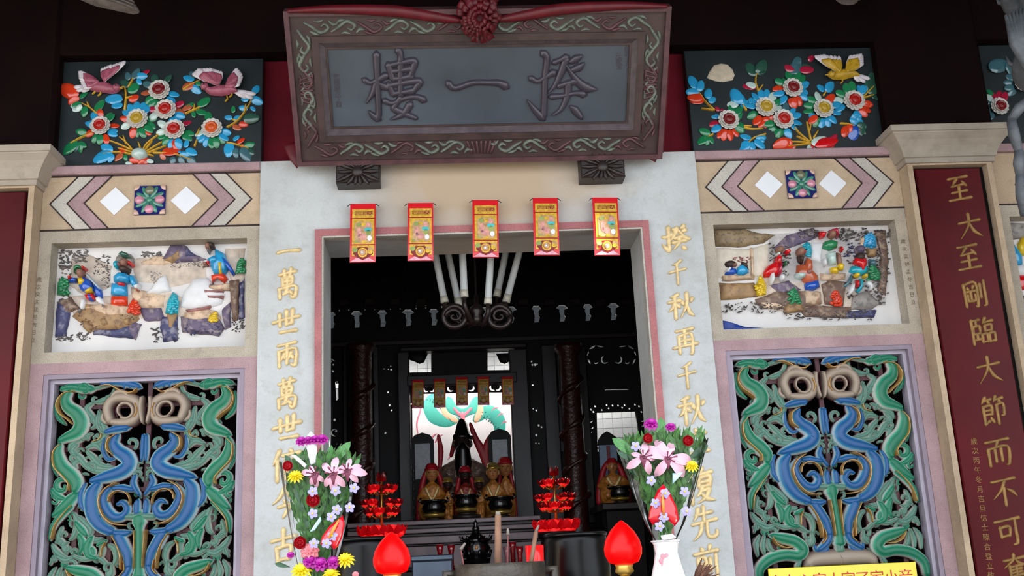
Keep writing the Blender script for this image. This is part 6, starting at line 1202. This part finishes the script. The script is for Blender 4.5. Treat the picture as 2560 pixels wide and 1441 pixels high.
# red votive behind it
y = -1.35; p = at(1338, 1405, y); k = px(y); t = thing('votive_candle', 'glowing red square votive candle behind the stone burner', 'candle', (p.x, y, ZF)); child('glass', MB().lathe([(20 * k, 0), (21 * k, p.z - ZF), (22 * k, p.z - ZF + 38 * k), (19 * k, p.z - ZF + 38 * k), (18 * k, p.z - ZF)], (p.x, y, ZF), 8), mat('lit_red_votive', '#d01018', .2, emit='#ff1a14', estr=.7), t); child('wax', MB().lathe([(18 * k, 0), (18 * k, p.z - ZF + 20 * k)], (p.x, y, ZF), 8), REDG, t)
# black urns
URN = mat('black_glazed_urn', '#060607', .3, var=.1, spec=.22)
for u, vt, wp, y, lab in ((1438, 1336, 160, -1.2, 'glossy black urn right of the stone burner'), (915, 1348, 165, -1.2, 'glossy black urn behind the left red lamp')):
    p = at(u, vt, y); k = px(y); r = wp * k / 2; h_ = p.z - ZF; t = thing('black_urn', lab, 'urn', (p.x, y, ZF), 'black urns')
    child('body', MB().lathe([(r * .6, 0), (r * .8, h_ * .1), (r * 1.0, h_ * .4), (r * 1.0, h_ * .65), (r * .93, h_ * .85), (r * .95, h_ * .92), (r * .9, h_), (r * .78, h_), (r * .75, h_ * .9), (0, h_ * .8)], (p.x, y, ZF), 40), URN, t); child('rim', MB().lathe([(r * .94, h_ * .97), (r * .97, h_), (r * .9, h_ * 1.015), (r * .8, h_)], (p.x, y, ZF), 40), URN, t)
# lotus-bud lamps
BUDR = mat('lit_red_bud_shade', '#6a0206', .3, spec=.22, emit='#ff0604', estr=.66)
for u, vb, vt, wp, y, lab in ((980, 1437, 1338, 90, -1.9, 'glowing red bud lamp in front of the left urn'), (1560, 1412, 1308, 92, -1.9, 'glowing red bud lamp between the black urn and the white vase')):
    p = at(u, vb, y); k = px(y); H_ = (vb - vt) * k; r = wp * k / 2; x = p.x; t = thing('bud_lamp', lab, 'lamp', (x, y, ZF))
    child('shade', MB().lathe([(r * .42, 0), (r * .78, H_ * .05), (r * .97, H_ * .22), (r * 1.0, H_ * .36), (r * .9, H_ * .55), (r * .64, H_ * .75), (r * .3, H_ * .91), (r * .08, H_ * .985), (0, H_)], (x, y, p.z), 32), BUDR, t)
    child('collar', MB().lathe([(r * .3, -.03), (r * .5, -.02), (r * .44, -.008), (r * .5, 0)], (x, y, p.z), 20), GOLD, t); child('stem', MB().lathe([(r * .2, 0), (r * .2, p.z - ZF - .06), (r * .34, p.z - ZF - .04), (r * .22, p.z - ZF - .028)], (x, y, ZF), 16), GOLD, t); child('base', MB().lathe([(r * .9, 0), (r * .85, .015), (r * .4, .03), (r * .2, .05)], (x, y, ZF), 24), GOLD, t)
p = at(1003, 1336, -1.86); 
t = thing('red_bow', 'small red bow at the tip of the left bud lamp', 'bow', p)
for u0, v0, u1, v1 in ((985, 1343, 962, 1336), (992, 1340, 1010, 1332)): child('loop', MB().pillow([P2(u0, v0, -1.88), P2((u0 + u1) / 2, v0 - 9, -1.88), P2(u1, v1 - 5, -1.88), P2(u1, v1 + 5, -1.88), P2((u0 + u1) / 2, v0 + 4, -1.88)], -1.88, .012), BUDR, t)

# ------------------------------------------------------------------ bouquets
def petal_mesh(L, Wd, curl, cup, mt, n=7, m_=4, tip=.0, base=.25, name='petal'):
    """petal along +Z that bends toward -Y (the viewer) and cups across"""
    b = MB(); v = []
    for i in range(n + 1):
        f = i / n; ww = Wd * (base + (1 - base) * math.sin(PI * min(f * .62 + .0, .5) )) * (1 if f < .55 else math.cos((f - .55) / .45 * PI / 2 * (1 - tip)) ** .7)
        th = curl * f * f; zz = L * f * math.cos(th * .6); yy = -L * f * math.sin(th)
        for j in range(m_ + 1):
            e = j / m_ - .5; v.append((e * ww, yy - cup * ww * (abs(2 * e) ** 2) * .5, zz))
    b.add(v, [(i * (m_ + 1) + j, i * (m_ + 1) + j + 1, (i + 1) * (m_ + 1) + j + 1, (i + 1) * (m_ + 1) + j) for i in range(n) for j in range(m_)], None, True); return b.mesh(name, mt)
FL = dict(rough=.45, var=.15, scale=60)
LILY = petal_mesh(1, .42, -.9, .25, mat('pink_lily', '#d9a8bc', **FL)); LILYS = mat('maroon_lily_throat', '#7b3a52', .5); ROSEP = petal_mesh(1, 1.0, .5, .5, mat('red_rose', '#a80d1c', **FL)); CARP = petal_mesh(1, .8, -.5, .3, mat('magenta_carnation', '#a3128c', **FL)); YELP = petal_mesh(1, .34, -.4, .2, mat('yellow_chrysanthemum', '#e0c412', **FL)); PNKP = petal_mesh(1, .8, -.5, .3, mat('salmon_carnation', '#d87880', **FL)); LILP = petal_mesh(1, .8, -.3, .1, mat('lilac_flower', '#9c94d6', **FL), 4, 2); GLF = petal_mesh(1, .34, -.35, .3, mat('green_leaf', '#3f7a38', .35, var=.35, scale=25), tip=0.0, base=.12, name='leaf'); GLD = petal_mesh(1, .3, -.3, .3, mat('dark_green_leaf', '#1f4a28', .35, var=.3, scale=25), base=.12, name='leaf')
FILM = film('clear_wrap')
def Rdir(ang, lean):   # ang in the picture plane from up, clockwise; lean toward the viewer
    return Matrix.Rotation(ang, 3, 'Y') @ Matrix.Rotation(lean, 3, 'X')
def multi(par, nm, me, p, n, r, sub='petal', lean=.5, rings=1, a0=0.0, tilt=(0, 0)):
    T_ = Matrix.Rotation(tilt[0], 3, 'X') @ Matrix.Rotation(tilt[1], 3, 'Z'); root = None
    for g in range(rings):
        for i in range(n):
            w_ = 2 * PI * (i + .5 * g) / n + a0; R_ = T_ @ Rdir(w_, lean + .45 * g); s_ = r * (1 - .22 * g)
            o = inst(nm if root is None else sub, me, root or par, Vector(p) + Vector((0, -.006 * g, 0)), R_, (s_, s_, s_)); root = root or o
    return root
def bouquet(label, z, y, items, film_px, stem_to):
    c0 = at(*film_px[-1], y); t = thing('bouquet', label, 'bouquet', (c0.x, y, stem_to[1])); k = px(y) / z.sc
    def A(x_, y_, d=0): return at(*z(x_, y_), y - d)
    # clear wrap: ruffled cone
    (lu, lv_), (ru, rv), (bu, bv) = film_px; l_, r_, bt = at(lu, lv_, y), at(ru, rv, y), at(bu, bv, y); rad = (r_.x - l_.x) / 2; mid = (l_ + r_) / 2; b = MB(); n, m2 = 40, 6; v = []
    for i in range(m2 + 1):
        f = i / m2
        for j in range(n):
            w_ = 2 * PI * j / n; q_ = (rad * f ** .8 + .03 * (1 - f)) * (1 + .07 * f * math.sin(j * 2.3) + .05 * f * math.sin(j * 5.1)); ctr = bt + (mid - bt) * f; v.append((ctr.x + q_ * math.cos(w_), y + q_ * .55 * math.sin(w_), ctr.z + .02 * f * math.sin(j * 3.3)))
    b.add(v, [(i * n + j, i * n + (j + 1) % n, (i + 1) * n + (j + 1) % n, (i + 1) * n + j) for i in range(m2) for j in range(n)], None, True); child('clear_wrap', b, FILM, t)
    # fine greenery
    b = MB()
    for _ in range(1500):
        f = random.uniform(.05, .98) ; ctr = bt + (mid - bt) * f; w_ = random.uniform(0, 2 * PI); q_ = rad * (f ** .8) * random.uniform(.2, .95); o = Vector((ctr.x + q_ * math.cos(w_), y + q_ * .5 * math.sin(w_), ctr.z)); d = Vector((random.uniform(-.6, .6), random.uniform(-.5, .3), 1)).normalized() * random.uniform(.025, .06); s_ = d.cross(Vector((0, 1, 0))).normalized() * random.uniform(.004, .009)
        b.add([o, o + d * .5 + s_, o + d, o + d * .5 - s_], [(0, 1, 2, 3)])
    g = child('fine_greenery', b, mat('mixed_greenery', '#3c6a2e', .5, var=.7, scale=60), t); g['kind'] = 'stuff'
    b = MB()
    for i in range(7): b.tube([(bt.x + .02 * math.cos(i), y + .012 * math.sin(i), stem_to[0]), (bt.x + .015 * math.cos(i), y + .01 * math.sin(i), bt.z + .02), (mid.x + rad * .5 * math.cos(i * 2), y + .03 * math.sin(i), mid.z - .05)], .003, 5)
    child('stems', b, MATS['green_leaf'], t)
    for it in items:
        kd = it[0]
        if kd == 'leaf' or kd == 'dleaf':
            _, x0, y0, x1, y1 = it; a_, e_ = A(x0, y0, .02), A(x1, y1, .02); d = e_ - a_; inst('leaf', GLF if kd == 'leaf' else GLD, t, a_, Rdir(math.atan2(d.x, d.z), 0), (d.length, d.length * .6, d.length))
        elif kd == 'lily':
            _, x0, y0, tips = it; c_ = A(x0, y0, .07); fl_ = child('lily', MB().lathe([(.002, -.03), (.012, 0), (.004, .006)], c_, 10), LILYS, t)
            for tx_, ty_ in tips: d = A(tx_, ty_, .07) - c_; L_ = d.length * 1.12; inst('petal', LILY, fl_, c_, Rdir(math.atan2(d.x, d.z), .25), (L_ * 1.15, L_, L_))
            for i in range(6): w_ = i * PI / 3; e_ = c_ + Vector((.016 * math.cos(w_), -.05, .016 * math.sin(w_))); child('stamen', MB().tube([c_, (c_ + e_) / 2, e_], [.0012, .0012, .003], 5), LILYS, fl_)
        elif kd == 'rose': p_ = A(it[1], it[2], .06); f_ = multi(t, 'rose', ROSEP, p_, 6, it[3] * k, lean=.35, rings=3); child('heart', MB().ball(p_ + Vector((0, -.012, 0)), it[3] * k * .45), MATS['red_rose'], f_)
        elif kd in ('mag', 'pink', 'yel'): p_ = A(it[1], it[2], .06); multi(t, {'mag': 'magenta_carnation', 'pink': 'salmon_carnation', 'yel': 'yellow_chrysanthemum'}[kd], {'mag': CARP, 'pink': PNKP, 'yel': YELP}[kd], p_, 12 if kd == 'yel' else 9, it[3] * k, lean=.15, rings=3, tilt=(-.7, 0) if kd != 'pink' else (-.4, 0))
        elif kd == 'lil': p_ = A(it[1], it[2], .095); f_ = multi(t, 'lilac_flower', LILP, p_, 5, 44 * k * z.sc / 3.4, lean=.1, a0=random.random()); child('eye', MB().ball(p_ + Vector((0, -.004, 0)), .003), MATS['yellow_chrysanthemum'], f_)
        elif kd == 'anth':
            _, pts, s0, s1 = it; P_ = [(A(*q_, .08).x, A(*q_, .08).z) for q_ in pts]; o = child('anthurium', MB().pillow(P_, y - .075, .012, .6), mat('glossy_red_spathe', '#c40a20', .15, var=.1, coat=.6), t); child('spadix', MB().tube([A(*s0, .095), A((s0[0] + s1[0]) / 2, (s0[1] + s1[1]) / 2, .105), A(*s1, .1)], [.004, .0045, .002], 8), mat('orange_spadix', '#d98a3a', .5), o)
        elif kd == 'rib': P_ = [(A(*q_, .06).x, A(*q_, .06).z) for q_ in it[1]]; child('pale_ribbon', MB().pillow(P_, y - .06, .006, .7), mat('ice_blue_ribbon', '#a9cfdc', .25, coat=.4), t)
        elif kd == 'foil': P_ = [(A(*q_, .05).x, A(*q_, .05).z) for q_ in it[1]]; child('silver_paper', MB().pillow(P_, y - .05, .01, .4), mat('crumpled_white_foil', '#e6e6ee', .25, var=.1, scale=40, bump=.8, sscale=50), t)
    return t
class Z2:
    def __init__(s, sc, ox, oy): s.sc, s.ox, s.oy = sc, ox, oy
    def __call__(s, x, y): return (s.ox + x / s.sc, s.oy + y / s.sc)
zR = Z2(3.267, 1320, 1000); zL = Z2(3.686, 660, 1050); YV = -2.0
# white vase and its foot, rim at the height the photo shows
def vase(label, u, vr, wp):
    p = at(u, vr, YV); k = px(YV); h_ = p.z - ZF; r = wp * k / 2; t = thing('porcelain_vase', label, 'vase', (p.x, YV, ZF)); PW_ = mat('white_porcelain', '#e3e3e6', .15, var=.03, coat=.5)
    child('body', MB().lathe([(r * .85, 0), (r * .8, .012), (r * 1.15, h_ * .15), (r * 1.35, h_ * .4), (r * 1.3, h_ * .6), (r * .95, h_ * .78), (r * .78, h_ * .88), (r * .86, h_ * .96), (r * 1.02, h_), (r * .92, h_), (r * .7, h_ * .9), (0, h_ * .85)], (p.x, YV, ZF), 32), PW_, t)
    child('rim', MB().lathe([(r * 1.0, h_ * .985), (r * 1.06, h_ * 1.0), (r * .94, h_ * 1.005)], (p.x, YV, ZF), 32), PW_, t)
    for i in range(6): child('painted_petal', MB().ball((p.x - r * .3 + .011 * math.cos(i * 1.05), YV - r * .79, p.z - .055 + .014 * math.sin(i * 1.05)), .007, .002, .008), mat('pink_glaze_ink', '#cf7f8c', .4), t)
    return t, p.z
_, zr_ = vase('white porcelain vase holding the right bouquet', 1664, 1352, 70); _, zl_ = vase('white porcelain vase under the left bouquet, mostly below the frame', 790, 1475, 76)
bouquet('wrapped bouquet with pink lilies and a red anthurium in the white vase on the right', zR, YV, [('leaf', 1100, 400, 1092, 128), ('dleaf', 1290, 500, 1485, 362), ('leaf', 900, 480, 690, 305), ('dleaf', 900, 520, 730, 420), ('dleaf', 900, 640, 800, 520), ('dleaf', 1240, 650, 1360, 560), ('leaf', 1000, 640, 930, 560), ('dleaf', 1200, 640, 1270, 590),
    ('mag', 1005, 195, 62), ('mag', 1165, 220, 46), ('rose', 972, 320, 56), ('rose', 1298, 340, 60), ('lily', 940, 470, ((830, 545), (1000, 590), (960, 355), (860, 440), (1040, 480))), ('lily', 1140, 480, ((1180, 350), (1335, 490), (1280, 605), (1060, 605), (950, 400), (1060, 335))), ('yel', 1335, 540, 62), ('rib', ((1180, 600), (1270, 590), (1230, 640), (1180, 690))),
    ('anth', ((1105, 690), (1160, 750), (1220, 880), (1240, 980), (1200, 1035), (1150, 990), (1110, 950), (1070, 1000), (1020, 1025), (985, 970), (1000, 880), (1060, 740)), (1108, 940), (1098, 770)), ('lil', 1005, 660), ('lil', 1280, 750), ('lil', 1120, 765), ('lil', 1042, 845), ('lil', 1110, 960), ('lil', 1295, 912), ('lil', 1075, 1035), ('lil', 880, 380), ('foil', ((1080, 1110), (1180, 1095), (1215, 1130), (1100, 1150)))], ((1550, 1105), (1768, 1100), (1664, 1352)), (zr_ - .06, ZF))
bouquet('wrapped bouquet with pink lilies, red anthurium and magenta blooms on the left', zL, YV, [('leaf', 640, 410, 795, 190), ('leaf', 590, 410, 620, 225), ('dleaf', 300, 480, 185, 320), ('leaf', 820, 470, 880, 350), ('dleaf', 300, 640, 200, 480), ('dleaf', 330, 760, 250, 600), ('dleaf', 380, 900, 330, 760), ('dleaf', 560, 860, 590, 700), ('dleaf', 700, 900, 740, 740), ('leaf', 680, 760, 780, 680), ('dleaf', 420, 1040, 380, 900), ('dleaf', 240, 1360, 90, 1325), ('foil', ((380, 175), (430, 105), (475, 150), (490, 260), (480, 400), (430, 420), (400, 300))), ('foil', ((240, 320), (300, 330), (400, 420), (380, 450))),
    ('mag', 345, 195, 56), ('mag', 410, 188, 50), ('mag', 470, 180, 52), ('mag', 535, 178, 60), ('rose', 225, 430, 62), ('yel', 290, 520, 76), ('lily', 470, 500, ((350, 480), (420, 430), (540, 560), (480, 610), (430, 590))), ('lily', 640, 500, ((540, 410), (660, 355), (560, 600), (640, 650), (730, 600), (770, 430))), ('lily', 770, 470, ((790, 365), (880, 425), (925, 490), (850, 560), (720, 520))), ('rose', 460, 745, 84),
    ('lil', 450, 660), ('lil', 660, 655), ('lil', 830, 630), ('lil', 450, 865), ('lil', 670, 830), ('lil', 620, 895), ('lil', 460, 1140), ('lil', 630, 1070), ('lil', 575, 1140), ('lil', 790, 810), ('rib', ((520, 890), (530, 930), (470, 1020), (420, 1040), (470, 960))), ('anth', ((725, 880), (742, 960), (720, 1080), (680, 1170), (640, 1200), (600, 1140), (560, 1170), (515, 1150), (530, 1080), (600, 980)), (600, 1090), (690, 920)),
    ('rose', 340, 1135, 76), ('pink', 420, 1210, 84), ('mag', 430, 1300, 76), ('mag', 520, 1325, 76), ('mag', 640, 1310, 70), ('yel', 750, 1290, 86), ('yel', 345, 1390, 96), ('yel', 620, 1425, 80), ('pink', 842, 1425, 30), ('mag', 245, 1245, 36)], ((708, 1150), (900, 1150), (790, 1475)), (zl_ - .06, ZF))
# brown feather duster lying behind the right vase
p = at(1745, 1425, -1.85); t = thing('feather_duster', 'brown feathery duster head beside the white vase', 'duster', (p.x, -1.85, ZF)); b = MB()
for i in range(60):
    w_ = random.uniform(-.7, 1.2); L_ = random.uniform(.04, .075); o = Vector((p.x - .02, -1.85 + random.uniform(-.02, .02), p.z - .06)); e_ = o + Vector((L_ * math.cos(w_) * 1.1, random.uniform(-.02, .02), L_ * math.sin(w_) + .03)); b.tube([o, (o + e_) / 2 + Vector((0, 0, .012)), e_], [.004, .005, .001], 4)
child('feathers', b, mat('brown_feathers', '#6b4636', .8, var=.4, scale=40), t)['kind'] = 'stuff'; child('handle', MB().tube([(p.x - .02, -1.85, p.z - .05), (p.x - .03, -1.85, ZF)], .007, 8), MATS['tan_incense'], t)

# ------------------------------------------------------------------ near the eaves
CORB = mat('grey_brown_corbel', '#5a524e', .6, var=.4, scale=20)
for pts, w, y, lab in (([(170, -40), (240, -5), (300, 12), (340, 28)], [50, 46, 40, 22], -.6, 'end of a carved corbel poking down at the top left'), ([(2080, -30), (2108, -2), (2135, 4)], [40, 34, 18], -.6, 'tip of a carved corbel at the top right')):
    p = at(*pts[0], y); t = thing('carved_corbel', lab, 'corbel', p); child('beam_end', MB().stroke([P2(u, v, y) for u, v in pts], [q_ * px(y) for q_ in w], .06, wallfr(y), 5), CORB, t)
    for i in range(4): q_ = [(u + 4, v + 10 - i * 8) for u, v in pts[-3:]]; child('carved_ridge', MB().stroke([P2(u, v, y) for u, v in q_], [.006, .012, .008], .016, wallfr(y - .055), 4), CORB, t)
    e_ = P2(*pts[0], y); child('hanger', MB().bbox(e_[0] - .06, e_[0] + .06, y - .05, y + .05, e_[1] - .03, 4.9, .01), CORB, t)
# grey stone dragon column at the right edge
yd = -.9; cxd = at(2705, 400, yd).x; t = thing('dragon_column', 'grey carved stone dragon column cut off by the right edge', 'column', (cxd, yd, 0)); GST = mat('grey_column_stone', '#55595e', .6, var=.35, scale=12, bump=.4, sscale=50)
child('shaft', MB().lathe([(.2, 0), (.2, .15), (.13, .2), (.125, 4.5), (.17, 4.6), (.17, 4.78)], (cxd, yd, 0), 28), GST, t); n = 160
child('coiled_dragon', MB().tube([(cxd + .15 * math.cos(i * .16 + 2.2), yd + .15 * math.sin(i * .16 + 2.2), 3.15 + i * .0095) for i in range(n)], [.05 + .012 * math.sin(i * .35) for i in range(n)], 9), GST, t)
for i in range(26):
    w_ = i * .98 + 2.2; r_ = .2; z_ = 3.15 + i * .058; d = Vector((math.cos(w_), math.sin(w_), 0)); o = Vector((cxd, yd, z_)) + d * .17; child('fin', MB().tube([o, o + d * .04 + Vector((0, 0, .02)), o + d * .05 + Vector((0, 0, .06))], [.018, .012, .003], 5), GST, t)
def fin(u, v): return at(u, v, yd - .06)
for i in range(7): a, c = fin(2575, 180), fin(2514 + i * 9, 38 - i * 4 + (i % 2) * 3); child('tail_fin', MB().tube([a, (a + c) / 2 + Vector((-.015, 0, 0)), c], [.02, .022, .006], 7), GST, t)
for u0, v0, u1, v1 in ((2570, 250, 2528, 300), (2528, 300, 2548, 380), (2548, 380, 2550, 440), (2550, 440, 2562, 540)): a, c = fin(u0, v0), fin(u1, v1); child('claw', MB().tube([a, (a + c) / 2 + Vector((-.01, -.01, 0)), c], [.02, .024, .018], 8), GST, t)
